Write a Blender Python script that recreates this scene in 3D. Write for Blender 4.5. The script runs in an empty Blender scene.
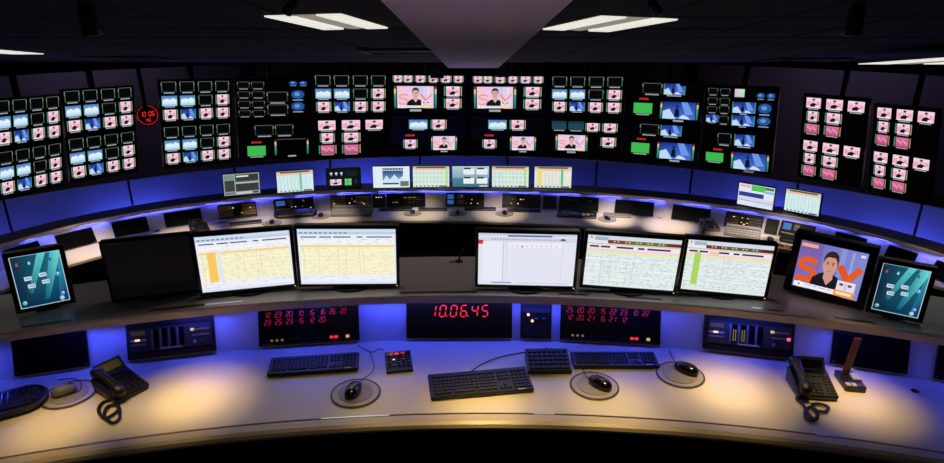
import bpy, math, random
from mathutils import Matrix, Vector, Euler
random.seed(7)
PI = math.pi
R = math.radians
SC = bpy.context.scene
COL = SC.collection

# ------------------------------------------------------------------ camera
CAMZ, PITCH, FPX = 3.175, R(20), 620.0
cam_d = bpy.data.cameras.new('camera'); cam = bpy.data.objects.new('camera', cam_d); COL.objects.link(cam)
cam.location = (0, 0, CAMZ); cam.rotation_euler = (PI/2 - PITCH, 0, 0)
cam_d.sensor_width = 36; cam_d.sensor_fit = 'HORIZONTAL'; cam_d.lens = FPX/944*36
cam_d.clip_start = .05; cam_d.clip_end = 100
SC.camera = cam
SC.view_settings.view_transform = 'Standard'; SC.view_settings.look = 'None'
SC.view_settings.gamma = 1; SC.view_settings.exposure = 0; SC.view_settings.use_curve_mapping = False

# ------------------------------------------------------------------ world (a dark interior)
W = bpy.data.worlds.new('world'); SC.world = W; W.use_nodes = True
W.node_tree.nodes['Background'].inputs[0].default_value = (.35, .3, .5, 1)
W.node_tree.nodes['Background'].inputs[1].default_value = .004

# ------------------------------------------------------------------ plan geometry shared by lights and furniture
FD, FR, FS = 1.63, 1.83, 1.87          # front desk top, its riser's top, its shelf's top
BD, BR, BS = .74, .94, .97             # back desk top, its riser's top, its ledge's top
PF = .89                               # floor of the front platform
def ray(px, py):
    u, v = (px-472)/FPX, (231.5-py)/FPX
    c, s = math.cos(PITCH), math.sin(PITCH)
    return Vector((u, c+v*s, -s+v*c))
def at(px, py, z):                     # a spot seen in the photograph, on the level z
    r = ray(px, py); t = (z-CAMZ)/r.z
    return Vector((r.x*t, r.y*t, z))
def proj_x(p):
    d = p[1]*math.cos(PITCH)-(p[2]-CAMZ)*math.sin(PITCH)
    return 472+FPX*p[0]/d
def fcirc(cx, cy, r, dr=0):
    return lambda x: cy+dr+math.sqrt(r*r-(x-cx)**2)
groove_y = fcirc(.06, -3.98, 6.08)
base_y = fcirc(-.015, -3.30, 5.99)
lip_y = fcirc(-.04, -2.64, 5.33)
BC = (-.22, 1.85)
def poly(c, t):
    t = max(R(-58), min(R(62), t)); return sum(k*t**i for i, k in enumerate(c))
lip_r = lambda t: poly((5.8406, -.0869, 1.0012, .2119, -1.2549), t)
edge_r = lambda t: poly((5.21, -.3169, 1.2603, .7038, -1.2437), t)
rb_r = lambda t: lip_r(t)-.08
def bpt(r, t, z=0): return Vector((BC[0]+r*math.sin(t), BC[1]+r*math.cos(t), z))
def ceil_z(y): return 3.54-.128*y

# ------------------------------------------------------------------ lamps
def aim(o, d): o.rotation_euler = Vector(d).to_track_quat('-Z', 'Y').to_euler()
def spot(p, target, watts, cone, col=(1, .76, .42), blend=1.0, size=.04):
    d = bpy.data.lights.new('spot_lamp', 'SPOT'); o = bpy.data.objects.new('spot_lamp', d); COL.objects.link(o)
    d.energy = watts; d.color = col; d.spot_size = R(cone); d.spot_blend = blend; d.shadow_soft_size = size
    o.location = p; aim(o, Vector(target)-Vector(p))
def area(p, d, watts, sx, sy, col, spread=180):
    l = bpy.data.lights.new('strip_lamp', 'AREA'); o = bpy.data.objects.new('strip_lamp', l); COL.objects.link(o)
    l.energy = watts; l.color = col; l.shape = 'RECTANGLE'; l.size = sx; l.size_y = sy; l.spread = R(spread)
    o.location = p; dv = Vector(d).normalized()
    o.rotation_euler = dv.to_track_quat('-Z', 'Y').to_euler(); return o
def area_t(p, d, xdir, watts, sx, sy, col):          # area lamp whose long side runs along xdir
    o = area(p, d, watts, sx, sy, col)
    z = -Vector(d).normalized(); x = Vector(xdir).normalized(); x = (x-z*x.dot(z)).normalized(); y = z.cross(x)
    o.rotation_euler = Matrix((x, y, z)).transposed().to_euler(); return o
WARM = (1, .68, .23)
# ceiling downlights over the front desk
for px, py, w, cone in ((190, 399, 110, 22), (488, 405, 96, 21), (730, 390, 105, 22), (852, 399, 96, 20), (58, 424, 76, 22), (606, 404, 64, 24), (404, 402, 36, 22), (320, 420, 10, 34), (690, 412, 26, 30)):
    t = at(px, py, FD); y = t.y+.02; p = Vector((t.x*.97, y, ceil_z(y)-.1)); spot(p, t, w*.78, cone+3, WARM); spot(p, t, w*.72, cone*.68, WARM) if w > 40 else None
# ceiling downlights over the back desk
for px, py, w, cone in ((92, 252, 80, 20), (185, 236, 70, 18), (262, 224, 45, 18), (330, 220, 45, 18), (420, 214, 42, 18), (500, 214, 42, 18),
                        (612, 219, 80, 16), (668, 226, 80, 16), (745, 238, 60, 18), (780, 240, 40, 18), (930, 278, 80, 20)):
    t = at(px, py, BD); p = Vector((t.x*.92, t.y-.75, ceil_z(t.y-.75)-.1)); spot(p, t, w*4.2, cone+5, (1, .80, .62))
BLUE = (.05, .08, 1)
# blue LED strip under the front shelf
for i in range(13):
    x = -2.7+i*.45
    tx = Vector((.4, lip_y(x+.2)-lip_y(x-.2), 0))
    area_t((x, lip_y(x)+.022, FR-.006), (0, -.35, -1), tx, .85, .45, .016, BLUE)
# blue LED strip under the back ledge
for i in range(24):
    t = R(-57+i*5)
    n = Vector((math.sin(t), math.cos(t), 0)); tx = Vector((math.cos(t), -math.sin(t), 0))
    area_t(bpt(lip_r(t)+.007, t, BR-.001), n*-.15+Vector((0, 0, -1)), tx, .95, .53, .012, (.07, .09, 1))
# blue wall washers behind the back ledge
for i in range(11):
    t = R(-60+i*12)
    n = Vector((math.sin(t), math.cos(t), 0)); tx = Vector((math.cos(t), -math.sin(t), 0))
    k = {2: 1.6, 4: 1.2, 8: 1.4, 9: 1.0, 6: .25, 7: .3, 0: .1, 1: .35, 10: .1}.get(i, .42)
    area_t(bpt(min(lip_r(t)+.38, 6.5), t, .55), n+Vector((0, 0, 1.0)), tx, 9*k, .9, .05, (.09, .12, 1))
# violet wash high on the far wall, either side of the displays
for sx in (-1, 1):
    area((sx*6.6, 9.5, 2.95), (sx*.1, .5, -.6), 9, 2.4, .2, (.46, .38, .72))

# unseen fill lamp added behind the camera to brighten shelf edge and front desk
area((0, -.9, 3.5), (0, .35, -1), 2.6, 1.6, .5, (1, .80, .85))

# ------------------------------------------------------------------ materials
def lin(c): return tuple((v/255/12.92 if v/255 <= .04045 else ((v/255+.055)/1.055)**2.4) for v in c)
MATS = {}
def mat(name, rgb, rough=.5, metal=0, emit=0, var=0, scale=20, bump=0, spec=.5):
    if name in MATS: return MATS[name]
    m = bpy.data.materials.new(name); m.use_nodes = True; nt = m.node_tree; b = nt.nodes['Principled BSDF']
    c = lin(rgb)
    b.inputs['Base Color'].default_value = (*c, 1); b.inputs['Roughness'].default_value = rough
    b.inputs['Metallic'].default_value = metal; b.inputs['Specular IOR Level'].default_value = spec
    if emit:
        b.inputs['Emission Color'].default_value = (*c, 1); b.inputs['Emission Strength'].default_value = emit
    if var or bump:
        tc = nt.nodes.new('ShaderNodeTexCoord'); n = nt.nodes.new('ShaderNodeTexNoise'); n.inputs['Scale'].default_value = scale
        n.inputs['Detail'].default_value = 4; nt.links.new(tc.outputs['Object'], n.inputs['Vector'])
        if var:
            mx = nt.nodes.new('ShaderNodeMix'); mx.data_type = 'RGBA'
            mx.inputs[6].default_value = (*[v*(1-var) for v in c], 1); mx.inputs[7].default_value = (*[min(1, v*(1+var)) for v in c], 1)
            nt.links.new(n.outputs['Fac'], mx.inputs[0]); nt.links.new(mx.outputs[2], b.inputs['Base Color'])
        if bump:
            bp = nt.nodes.new('ShaderNodeBump'); bp.inputs['Strength'].default_value = bump; bp.inputs['Distance'].default_value = .002
            nt.links.new(n.outputs['Fac'], bp.inputs['Height']); nt.links.new(bp.outputs['Normal'], b.inputs['Normal'])
    MATS[name] = m; return m
M_desk = mat('cream_laminate', (205, 196, 184), .42, var=.03, scale=60, bump=.05)
M_edge = mat('desk_edge_band', (190, 176, 158), .4)
M_riser = mat('riser_laminate', (205, 200, 205), .45)
M_shelf = mat('grey_shelf_laminate', (158, 148, 146), .34, var=.05, scale=40)
M_shelfedge = mat('shelf_edge_band', (214, 196, 186), .4)
M_black = mat('black_plastic', (16, 16, 18), .42, bump=.08, scale=300)
M_blackg = mat('black_gloss', (10, 10, 12), .18)
M_key = mat('key_plastic', (20, 20, 21), .6)
M_darkpanel = mat('dark_panel', (22, 21, 24), .55, var=.1)
M_carpet = mat('dark_carpet', (26, 22, 22), .95, var=.3, scale=120, bump=.4)
M_ceil = mat('dark_ceiling_tile', (30, 30, 33), .9, var=.12, scale=8)
M_beam = mat('pale_plaster', (246, 228, 240), .8, var=.03)
M_steel = mat('brushed_steel', (190, 190, 190), .3, 1)
M_part = mat('blue_grey_panel', (120, 125, 150), .6, var=.05)
M_wall = mat('dull_wall_paint', (110, 100, 112), .8, var=.05)
M_grey = mat('grey_plastic', (120, 120, 122), .45)
M_lgrey = mat('pale_grey_plastic', (176, 172, 170), .45)
M_pad = mat('mouse_pad_grey', (135, 130, 132), .6)
M_padrim = mat('mouse_pad_clear_rim', (160, 150, 142), .3)
M_padring = mat('dark_rubber_ring', (38, 36, 42), .5)
M_cable = mat('cable_rubber', (14, 14, 15), .45)
M_wood = mat('red_brown_wood', (96, 44, 26), .5, var=.2, scale=14)
M_panelface = mat('panel_face', (52, 48, 52), .45)
M_lamp = mat('lamp_diffuser', (236, 234, 222), .5, emit=.95)
M_lamp2 = mat('lamp_mid_louvre', (170, 162, 148), .5, emit=.6)
M_red = mat('led_red', (255, 40, 45), .4, emit=1.0)
M_reddim = mat('led_red_dim', (165, 24, 40), .4, emit=.7)
M_yel = mat('led_yellow', (225, 195, 90), .4, emit=.65)
M_yeldim = mat('led_olive', (135, 120, 50), .4, emit=.6)
M_org = mat('led_amber', (255, 205, 130), .4, emit=1.3)
M_whi = mat('led_white', (235, 235, 225), .4, emit=.8)
M_pinkled = mat('led_pink', (255, 90, 150), .4, emit=1.2)
M_teal = mat('led_teal', (70, 190, 170), .4, emit=.8)
M_ledge = mat('dark_ledge_laminate', (58, 54, 60), .5)
M_led = mat('blue_led_strip', (60, 90, 255), .4, emit=1.5)
M_olive = mat('olive_lcd', (112, 100, 44), .35, emit=.12)
M_brownkey = mat('tan_key_plastic', (176, 144, 92), .5)
M_phone = mat('olive_grey_plastic', (104, 98, 80), .45)
M_bluekey = mat('backlit_blue_key', (60, 110, 180), .4, emit=.6)
M_greykey = mat('grey_key', (120, 118, 122), .5)
M_paleband = mat('pale_label_strip', (170, 168, 172), .5)
def screen_mat():
    m = bpy.data.materials.new('screen_glow'); m.use_nodes = True; nt = m.node_tree; b = nt.nodes['Principled BSDF']
    a = nt.nodes.new('ShaderNodeAttribute'); a.attribute_name = 'Col'
    b.inputs['Base Color'].default_value = (.004, .004, .005, 1); b.inputs['Roughness'].default_value = .35
    nt.links.new(a.outputs['Color'], b.inputs['Emission Color']); b.inputs['Emission Strength'].default_value = 1.0
    return m
M_screen = screen_mat()

# ------------------------------------------------------------------ mesh helpers
class MB:
    def __init__(s, xf=None): s.v = []; s.f = []; s.xf = xf or Matrix()
    def add(s, vs, fs, xf=None):
        m = s.xf @ xf if xf is not None else s.xf
        b = len(s.v); s.v += [tuple(m @ Vector(p)) for p in vs]; s.f += [tuple(i+b for i in f) for f in fs]; return s
    def box(s, c, d, xf=None):
        x, y, z = c; a, b, h = d[0]/2, d[1]/2, d[2]/2
        vs = [(x+i*a, y+j*b, z+k*h) for k in (-1, 1) for j in (-1, 1) for i in (-1, 1)]
        return s.add(vs, [(0, 2, 3, 1), (4, 5, 7, 6), (0, 1, 5, 4), (2, 6, 7, 3), (0, 4, 6, 2), (1, 3, 7, 5)], xf)
    def rings(s, rs, closed_bottom=True, closed_top=True, xf=None, loop=True):
        n = len(rs[0]); vs = [p for r in rs for p in r]; fs = []
        for k in range(len(rs)-1):
            for i in range(n if loop else n-1):
                j = (i+1) % n; fs.append((k*n+i, k*n+j, (k+1)*n+j, (k+1)*n+i))
        if closed_bottom: fs.append(tuple(range(n-1, -1, -1)))
        if closed_top: fs.append(tuple((len(rs)-1)*n+i for i in range(n)))
        return s.add(vs, fs, xf)
    def rbox(s, c, d, r=.01, ch=.003, seg=3, xf=None):   # rounded footprint, chamfered top and bottom edges
        x, y, z = c; w, dp, h = d
        def ring(inset, zz):
            rr = max(r-inset, .0005); out = []
            for k, (sx, sy) in enumerate(((1, 1), (-1, 1), (-1, -1), (1, -1))):
                cx, cy = sx*(w/2-inset-rr), sy*(dp/2-inset-rr)
                for q in range(seg+1):
                    a = PI/2*(k+q/seg); out.append((x+cx+rr*math.cos(a), y+cy+rr*math.sin(a), zz))
            return out
        return s.rings([ring(ch, z-h/2), ring(0, z-h/2+ch), ring(0, z+h/2-ch), ring(ch, z+h/2)], xf=xf)
    def cyl(s, p0, p1, r0, r1=None, n=12, xf=None):
        r1 = r0 if r1 is None else r1; p0, p1 = Vector(p0), Vector(p1); d = (p1-p0).normalized()
        a = d.orthogonal().normalized(); b = d.cross(a)
        ring = lambda p, r: [tuple(p+(a*math.cos(2*PI*i/n)+b*math.sin(2*PI*i/n))*r) for i in range(n)]
        return s.rings([ring(p0, r0), ring(p1, r1)], xf=xf)
    def tube(s, pts, r, n=6, xf=None):
        pts = [Vector(p) for p in pts]; rs = []; up = Vector((0, 0, 1))
        for i, p in enumerate(pts):
            d = (pts[min(i+1, len(pts)-1)]-pts[max(i-1, 0)]).normalized()
            a = d.cross(up); a = a.normalized() if a.length > 1e-3 else d.orthogonal().normalized(); b = a.cross(d)
            rs.append([tuple(p+(a*math.cos(2*PI*k/n)+b*math.sin(2*PI*k/n))*r) for k in range(n)])
        return s.rings(rs, xf=xf)
    def lathe(s, prof, n=24, c=(0, 0, 0), xf=None):
        rs = [[(c[0]+r*math.cos(2*PI*i/n), c[1]+r*math.sin(2*PI*i/n), c[2]+z) for i in range(n)] for r, z in prof]
        return s.rings(rs, xf=xf)
    def ellip(s, c, d, n=12, m=7, xf=None):
        rs = []
        for j in range(1, m):
            a = -PI/2+PI*j/m
            rs.append([(c[0]+d[0]*math.cos(a)*math.cos(2*PI*i/n), c[1]+d[1]*math.cos(a)*math.sin(2*PI*i/n), c[2]+d[2]*math.sin(a)) for i in range(n)])
        return s.rings(rs, xf=xf)
    def build(s, name, m, parent=None, smooth=False, **kw):
        me = bpy.data.meshes.new(name); me.from_pydata(s.v, [], s.f); me.update()
        if smooth: me.polygons.foreach_set('use_smooth', [True]*len(me.polygons))
        me.materials.append(m); return link(name, me, parent, **kw)
def link(name, me, parent=None, label=None, kind=None):
    o = bpy.data.objects.new(name, me); COL.objects.link(o)
    if parent is not None: o.parent = parent
    if label: o['label'] = label
    if kind: o['kind'] = kind
    return o
def thing(name, label, cat, loc=(0, 0, 0), yaw=0, group=None):
    o = bpy.data.objects.new(name, None); COL.objects.link(o); o.empty_display_size = .1
    o.location = loc; o.rotation_euler = (0, 0, yaw); o['label'] = label; o['category'] = cat
    if group: o['group'] = group
    return o
class CB:                                 # a picture on a screen: flat coloured shapes, x right 0..w, y down 0..h
    def __init__(s, w, h, xf=None):
        s.w, s.h = w, h; s.v = []; s.f = []; s.c = []; s.l = 0; s.hold = False; s.xf = xf or Matrix()
        s.rect(0, 0, 1, 1, (2, 2, 3))
    def poly(s, pts, col, asp=False):     # pts in fractions of the picture; col one colour or one per point
        s.l += 0 if s.hold else 1; b = len(s.v); y = -.00004*s.l
        for p in pts: s.v.append(tuple(s.xf @ Vector(((p[0]-.5)*s.w, y, (.5-p[1])*s.h))))
        s.f.append(tuple(range(b+len(pts)-1, b-1, -1)))
        cs = col if isinstance(col[0], (tuple, list)) else [col]*len(pts)
        s.c += [(*lin(c), 1) for c in cs]
    def rect(s, x0, y0, x1, y1, c, c2=None, c3=None, c4=None):
        if c2 is None: col = c
        elif c3 is None: col = [c, c, c2, c2]
        else: col = [c, c2, c3, c4]
        s.poly([(x0, y0), (x1, y0), (x1, y1), (x0, y1)], col)
    def frame(s, x0, y0, x1, y1, t, c):
        a = t*s.h/s.w
        s.rect(x0, y0, x1, y0+t, c); s.rect(x0, y1-t, x1, y1, c); s.rect(x0, y0, x0+a, y1, c); s.rect(x1-a, y0, x1, y1, c)
    def disc(s, x, y, rx, ry, c, n=14):
        s.poly([(x+rx*math.cos(2*PI*i/n), y+ry*math.sin(2*PI*i/n)) for i in range(n)], c)
    def stroke(s, pts, wd, c):            # a thick line; wd in fractions of the height
        ax = s.w/s.h; P = [Vector((p[0]*ax, p[1])) for p in pts]; L = []; Q = []
        for i, p in enumerate(P):
            d = (P[min(i+1, len(P)-1)]-P[max(i-1, 0)]).normalized(); n = Vector((-d.y, d.x))*wd/2; L.append(p+n); Q.append(p-n)
        for i in range(len(P)-1):
            s.poly([(q.x/ax, q.y) for q in (L[i], L[i+1], Q[i+1], Q[i])], c)
    def build(s, name, parent):
        me = bpy.data.meshes.new(name); me.from_pydata(s.v, [], s.f); me.update()
        at_ = me.color_attributes.new('Col', 'FLOAT_COLOR', 'POINT')
        at_.data.foreach_set('color', [x for c in s.c for x in c])
        me.materials.append(M_screen); return link(name, me, parent)
SEG = {'0': 'abcdef', '1': 'bc', '2': 'abged', '3': 'abgcd', '4': 'fgbc', '5': 'afgcd', '6': 'afgedc', '7': 'abc', '8': 'abcdefg', '9': 'abfgcd'}
def digits(mb, text, x, z, h, y=-.001, slant=.12, t=.13, gap=.35, xf=None):   # seven segment digits as raised bars
    w = h*.52; T = h*t
    for ch in text:
        if ch == ' ': x += w*(1+gap); continue
        if ch == '.':
            mb.box((x-w*.12, y, z+T/2), (T*1.1, .001, T*1.1), xf); x += w*.12; continue
        for sg in SEG[ch]:
            q = {'a': (.5, 1, 1), 'g': (.5, .5, 1), 'd': (.5, 0, 1), 'f': (0, .75, 0), 'b': (1, .75, 0), 'e': (0, .25, 0), 'c': (1, .25, 0)}[sg]
            zz = z+q[1]*h; xx = x+q[0]*w+q[1]*h*slant
            if q[2]: vs = [(xx-w*.4, y, zz), (xx-w*.3, y, zz-T/2), (xx+w*.3, y, zz-T/2), (xx+w*.4, y, zz), (xx+w*.3, y, zz+T/2), (xx-w*.3, y, zz+T/2)]
            else:
                e = h*.2; k = e*slant
                vs = [(xx-k, y, zz-e), (xx-T/2-k*.7, y, zz-e*.75), (xx-T/2+k*.7, y, zz+e*.75), (xx+k, y, zz+e), (xx+T/2+k*.7, y, zz+e*.75), (xx+T/2-k*.7, y, zz-e*.75)]
            mb.add(vs, [(0, 1, 2, 3, 4, 5)], xf)
        x += w*(1+gap)
    return mb

# ------------------------------------------------------------------ the setting
def struct(name, mb, m, parent=None):
    o = mb.build(name, m, parent); o['kind'] = 'structure'; return o
fl = struct('floor', MB().box((0, 5.5, -.05), (20, 17, .1)), M_carpet)
plat = MB()
xs = [-3.6+.3*i for i in range(25)]
pf = [(x, lip_y(x)+.62) for x in xs]
rs = [[(-3.6, -2, z)]+[(x, y, z) for x, y in pf]+[(3.6, -2, z)] for z in (.0, PF)]
plat.rings([[p for p in reversed(r)] for r in rs])
struct('floor_platform', plat, M_carpet)
def hbox(x0, x1, y0, y1, z0, z1): return MB().box(((x0+x1)/2, (y0+y1)/2, (z0+z1)/2), (x1-x0, y1-y0, z1-z0))
wb = struct('wall_back', hbox(-9.6, 9.6, 10.7, 10.9, 0, 3.1), M_wall)
struct('wall_left', hbox(-9.8, -9.6, -3, 10.9, 0, 3.1), M_wall)
struct('wall_right', hbox(9.6, 9.8, -3, 10.9, 0, 3.1), M_wall)
# raked ceiling with its lay-in tiles
SL = math.atan(.128)
ce = MB()
def slab(x0, x1, y0, y1, lo, hi):
    return [(x0, y0, ceil_z(y0)+lo), (x1, y0, ceil_z(y0)+lo), (x1, y1, ceil_z(y1)+lo), (x0, y1, ceil_z(y1)+lo)], [(x0, y0, ceil_z(y0)+hi), (x1, y0, ceil_z(y0)+hi), (x1, y1, ceil_z(y1)+hi), (x0, y1, ceil_z(y1)+hi)]
a, b = slab(-9.6, 9.6, -3, 8, .02, .12)
ceil = struct('ceiling', ce.rings([a, b]), M_ceil)
tile_me = None
for i in range(24):
    for j in range(10):
        x, y = (.325+.6*(i//2+.5))*(1 if i % 2 else -1), 2.0+.6*(j+.5)
        if len(ceil.children) >= 290: continue
        if tile_me is None:
            t = MB().rbox((0, 0, .006), (.586, .586, .02), .004, .004, 1).build('ceiling_tile', M_ceil, ceil); tile_me = t.data
        else:
            t = link('ceiling_tile', tile_me, ceil)
        t.location = (x, y, ceil_z(y)+random.uniform(-.0015, .0015)); t.rotation_euler = (-SL, 0, 0)
bw = .315                                             # pale boxed beam that runs to the far wall
a, b = slab(-bw+.02, bw+.01, -1.5, 7.92, -.075, .02)
struct('trim_1', MB().rings([a, b]), M_beam)
# bulkhead at the ceiling's far end, lower towards both sides
bk = MB(); rr = []
for i in range(33):
    x = -9.6+.6*i; y = 8.02; zb = 2.53-.20*min(1.25, (x/6.1)**2)
    rr.append([(x, y, zb), (x, y+.1, zb), (x, y+.1, 3.1), (x, y, 3.1)])
struct('trim_2', bk.rings(rr), M_ceil)
struct('ceiling_void', hbox(-9.6, 9.6, 8.12, 10.9, 3.1, 3.2), M_black)
# low curved partition of blue lit panels behind the back ledge
pr = MB(); N = 64; rows = []
for i in range(N+1):
    t = R(-70+142*i/N); rows.append([bpt(6.62, t, 0), bpt(6.62, t, 1.2), bpt(6.68, t, 1.2), bpt(6.68, t, 0)])
part = struct('wall_partition', pr.rings([[tuple(p) for p in r] for r in rows]), M_darkpanel)
for i in range(13):
    t0, t1 = R(-68+10.6*i+.12), R(-68+10.6*(i+1)-.12); rows = []
    for k in range(5):
        t = t0+(t1-t0)*k/4; rows.append([tuple(bpt(6.58, t, .02)), tuple(bpt(6.58, t, 1.215)), tuple(bpt(6.618, t, 1.215)), tuple(bpt(6.618, t, .02))])
    MB().rings(rows).build('panel', M_part, part)
# air grilles let into the ceiling
for nm, px, py, lab in (('l', 128, 57, 'dark ceiling air grille on the left, above the red round clock'), ('r', 803, 60, 'dark ceiling air grille on the right, beside the cut-off ceiling light'), ('c', 408, 50, 'dark ceiling air grille left of the tip of the pale beam')):
    r = ray(px, py); y = (3.54-CAMZ)/(r.z/r.y+.128); x = r.x/r.y*y; y = min(y, 7.2)
    x = r.x/r.y*y
    g = thing('air_grille', lab, 'vent', (x, y, ceil_z(y)-.012)); g.rotation_euler = (-SL, 0, 0)
    f = MB()
    for sx, sy, w, d in ((0, -.27, .8, .03), (0, .27, .8, .03), (-.385, 0, .03, .57), (.385, 0, .03, .57)): f.box((sx, sy, -.006), (w, d, .014))
    f.build('frame', M_black, g)
    sl = MB()
    for k in range(9): sl.box((0, -.22+.055*k, 0), (.74, .03, .006), Matrix.Rotation(.5, 4, 'X') if 0 else None)
    sl.build('louvre', M_darkpanel, g, kind='stuff')

# ------------------------------------------------------------------ ceiling lights
def ceiling_light(label, quad, order, drop=0.0):
    P = []
    for px, py in quad:
        r = ray(px, py); y = (3.54-drop-CAMZ)/(r.z/r.y+.128); P.append(Vector((r.x/r.y*y, y, ceil_z(y)-drop)))
    c = sum(P, Vector())/4
    ex = ((P[1]-P[0])+(P[2]-P[3]))/2; ey = ((P[3]-P[0])+(P[2]-P[1]))/2
    x = ex.normalized(); n = ex.cross(ey).normalized(); y = n.cross(x)
    w, d = ex.length*.90, ey.dot(y)
    o = thing('ceiling_light', label, 'light', c, 0, 'recessed ceiling lights'); o.rotation_euler = Matrix((x, y, n)).transposed().to_euler()
    f = MB(); e = .02
    for cx, cy, ww, dd in ((0, -d/2, w+2*e, e), (0, d/2, w+2*e, e), (-w/2, 0, e, d), (w/2, 0, e, d)): f.box((cx, cy, -.002), (ww, dd, .008))
    f.build('frame', M_darkpanel, o)
    hw = w*.31
    MB().box((0, 0, .004), (w-.02, d-.02, .01)).build('back_pan', M_lgrey, o)
    for sx in (-1, 1): MB().rbox((sx*(w/2-hw/2-.01), 0, -.006), (hw, d-.02, .014), .006, .003, 2).build('diffuser', M_lamp, o)
    lv = MB(); n_ = 9; ww = w-2*hw-.03; rr = []
    for k in range(n_):
        u = -1+2*k/(n_-1); rr.append([(u*ww/2, -d/2+.02, -.004-.008*(1-u*u)), (u*ww/2, d/2-.02, -.004-.008*(1-u*u)), (u*ww/2, d/2-.02, 0), (u*ww/2, -d/2+.02, 0)])
    lv.rings(rr).build('louvre', M_lamp2, o)
    area(c-n*.03, -n, 2.2 if order else 1.2, w*.8, d*.8, (1, .95, .88))
    return o
ceiling_light('lit ceiling light left of the pale beam, with two bright diffusers', [(270, 13.5), (363, 11.5), (381, 26.5), (307, 28.5)], 1)
ceiling_light('lit ceiling light right of the pale beam, with two bright diffusers', [(574, 13), (666, 16.5), (630, 31), (554, 28)], 1)
ceiling_light('lit ceiling light cut off by the left edge of the picture', [(-110, 42), (16, 42), (-14, 53), (-150, 53)], 0)
ceiling_light('lit ceiling light cut off by the right edge, above the rightmost displays', [(903, 51), (1020, 51), (1060, 63), (926, 63)], 0, .10)

# ------------------------------------------------------------------ ceiling spotlights
def spotlight(label, px, py, y, tilt, yaw, glint, s=1.0):
    r = ray(px, py); x = r.x/r.y*y; z = CAMZ+r.z/r.y*y
    o = thing('spotlight', label, 'light', (x, y, ceil_z(y)-.004), yaw, 'ceiling spotlights'); h = max(.13, (ceil_z(y)-z)/s); o.scale = (s, s, s)
    MB().lathe([(.05, -.03), (.05, -.004), (.045, 0)], 16).build('mount_plate', M_black, o)
    MB().cyl((0, 0, -.03), (0, 0, -h*.55), .012).build('stem', M_black, o)
    xf = Matrix.Translation((0, 0, -h)) @ Matrix.Rotation(tilt, 4, 'X')
    can = MB(xf)
    can.lathe([(.03, .12), (.06, .10), (.065, -.07), (.075, -.09), (.068, -.09), (.06, -.05), (.02, -.04)], 20)
    can.build('lamp_housing', M_black, o, True)
    MB(xf).lathe([(.066, -.0905), (.074, -.0905), (.074, -.094), (.066, -.094)], 20).build('trim_ring', M_steel, o)
    MB(xf).lathe([(.058, -.055), (.03, -.04), (.004, -.036)], 16).build('reflector', M_org if glint else M_steel, o)
spotlight('black spotlight hanging from the ceiling on the left, over the dark screen', 88, 16, 2.75, .2, .4, False, .55)
spotlight('black spotlight beside the left ceiling light, with a warm lit reflector', 290, 2, 2.56, 1.0, .9, True, .3)
spotlight('black spotlight above the right ceiling light', 655, 2, 2.56, 1.0, -.9, False, .3)
spotlight('black spotlight hanging from the ceiling on the far right', 856, 14, 2.75, .2, -.4, False, .55)

# ------------------------------------------------------------------ front console
XS = [-3.1+.1*i for i in range(63)]
def strip(prof_fns, xs):
    """profile of (y function, z) corner pairs swept along x"""
    return MB().rings([[(x, fy(x), z) for fy, z in prof_fns] for x in xs])
off = lambda f, d: (lambda x: f(x)+d)
fc = thing('control_console', 'long curved cream control desk in the foreground with a raised grey shelf', 'desk', (0, 0, PF))
def fpart(name, mb, m, smooth=False):
    o = mb.build(name, m, fc, smooth); o.location = (0, 0, -PF); return o
fpart('desktop', strip([(off(groove_y, .005), FD-.035), (off(groove_y, .005), FD-.002), (off(groove_y, .0065), FD), (off(base_y, .06), FD), (off(base_y, .06), FD-.035)], XS), M_desk)
fpart('front_nosing', strip([(off(groove_y, -.004), FD-.035), (off(groove_y, -.004), FD-.001), (off(groove_y, -.045), FD-.001), (off(groove_y, -.060), FD-.008), (off(groove_y, -.066), FD-.02), (off(groove_y, -.062), FD-.032), (off(groove_y, -.05), FD-.037)], XS), M_edge)
fpart('groove_base', strip([(off(groove_y, -.002), FD-.03), (off(groove_y, -.002), FD-.008), (off(groove_y, .004), FD-.008), (off(groove_y, .004), FD-.03)], XS), M_black)
for x0, x1 in ((65, 122), (321, 389), (534, 555), (815, 833)):
    a, b = at(x0, 440 if x0 < 100 else 418, FD).x, at(x1, 440 if x0 < 100 else 418, FD).x
    if x0 == 65: a, b = at(67, 446, FD).x, at(123, 437.6, FD).x
    if x0 == 815: a, b = at(815, 433, FD).x, at(833, 434.5, FD).x
    xx = [a+(b-a)*k/6 for k in range(7)]
    fpart('edge_inlay', strip([(off(groove_y, -.003), FD-.02), (off(groove_y, -.003), FD+.001), (off(groove_y, .004), FD+.001), (off(groove_y, .004), FD-.02)], xx), M_steel)
LEAN = .085
fpart('riser', strip([(base_y, FD), (off(base_y, LEAN), FR), (off(base_y, LEAN+.02), FR), (off(base_y, .02), FD)], XS), M_riser)
fpart('shelf', strip([(off(lip_y, .012), FR), (off(lip_y, .012), FS), (off(lip_y, .49), FS), (off(lip_y, .49), FR)], XS), M_shelf)
fpart('shelf_edge', strip([(off(lip_y, .010), FR-.004), (off(lip_y, 0), FR), (off(lip_y, 0), FS-.006), (off(lip_y, .004), FS-.001), (off(lip_y, .011), FS+.001), (off(lip_y, .0115), FR)], XS), M_shelfedge)
fpart('led_strip', strip([(off(lip_y, .016), FR-.004), (off(lip_y, .016), FR-.0005), (off(lip_y, .03), FR-.0005), (off(lip_y, .03), FR-.004)], XS), M_led)
fpart('back_panel', strip([(off(lip_y, .47), PF), (off(lip_y, .47), FR), (off(lip_y, .49), FR), (off(lip_y, .49), PF)], XS), M_darkpanel)
fpart('knee_panel', strip([(off(groove_y, .42), PF), (off(groove_y, .42), FD-.036), (off(groove_y, .44), FD-.036), (off(groove_y, .44), PF)], XS), M_darkpanel)
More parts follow.
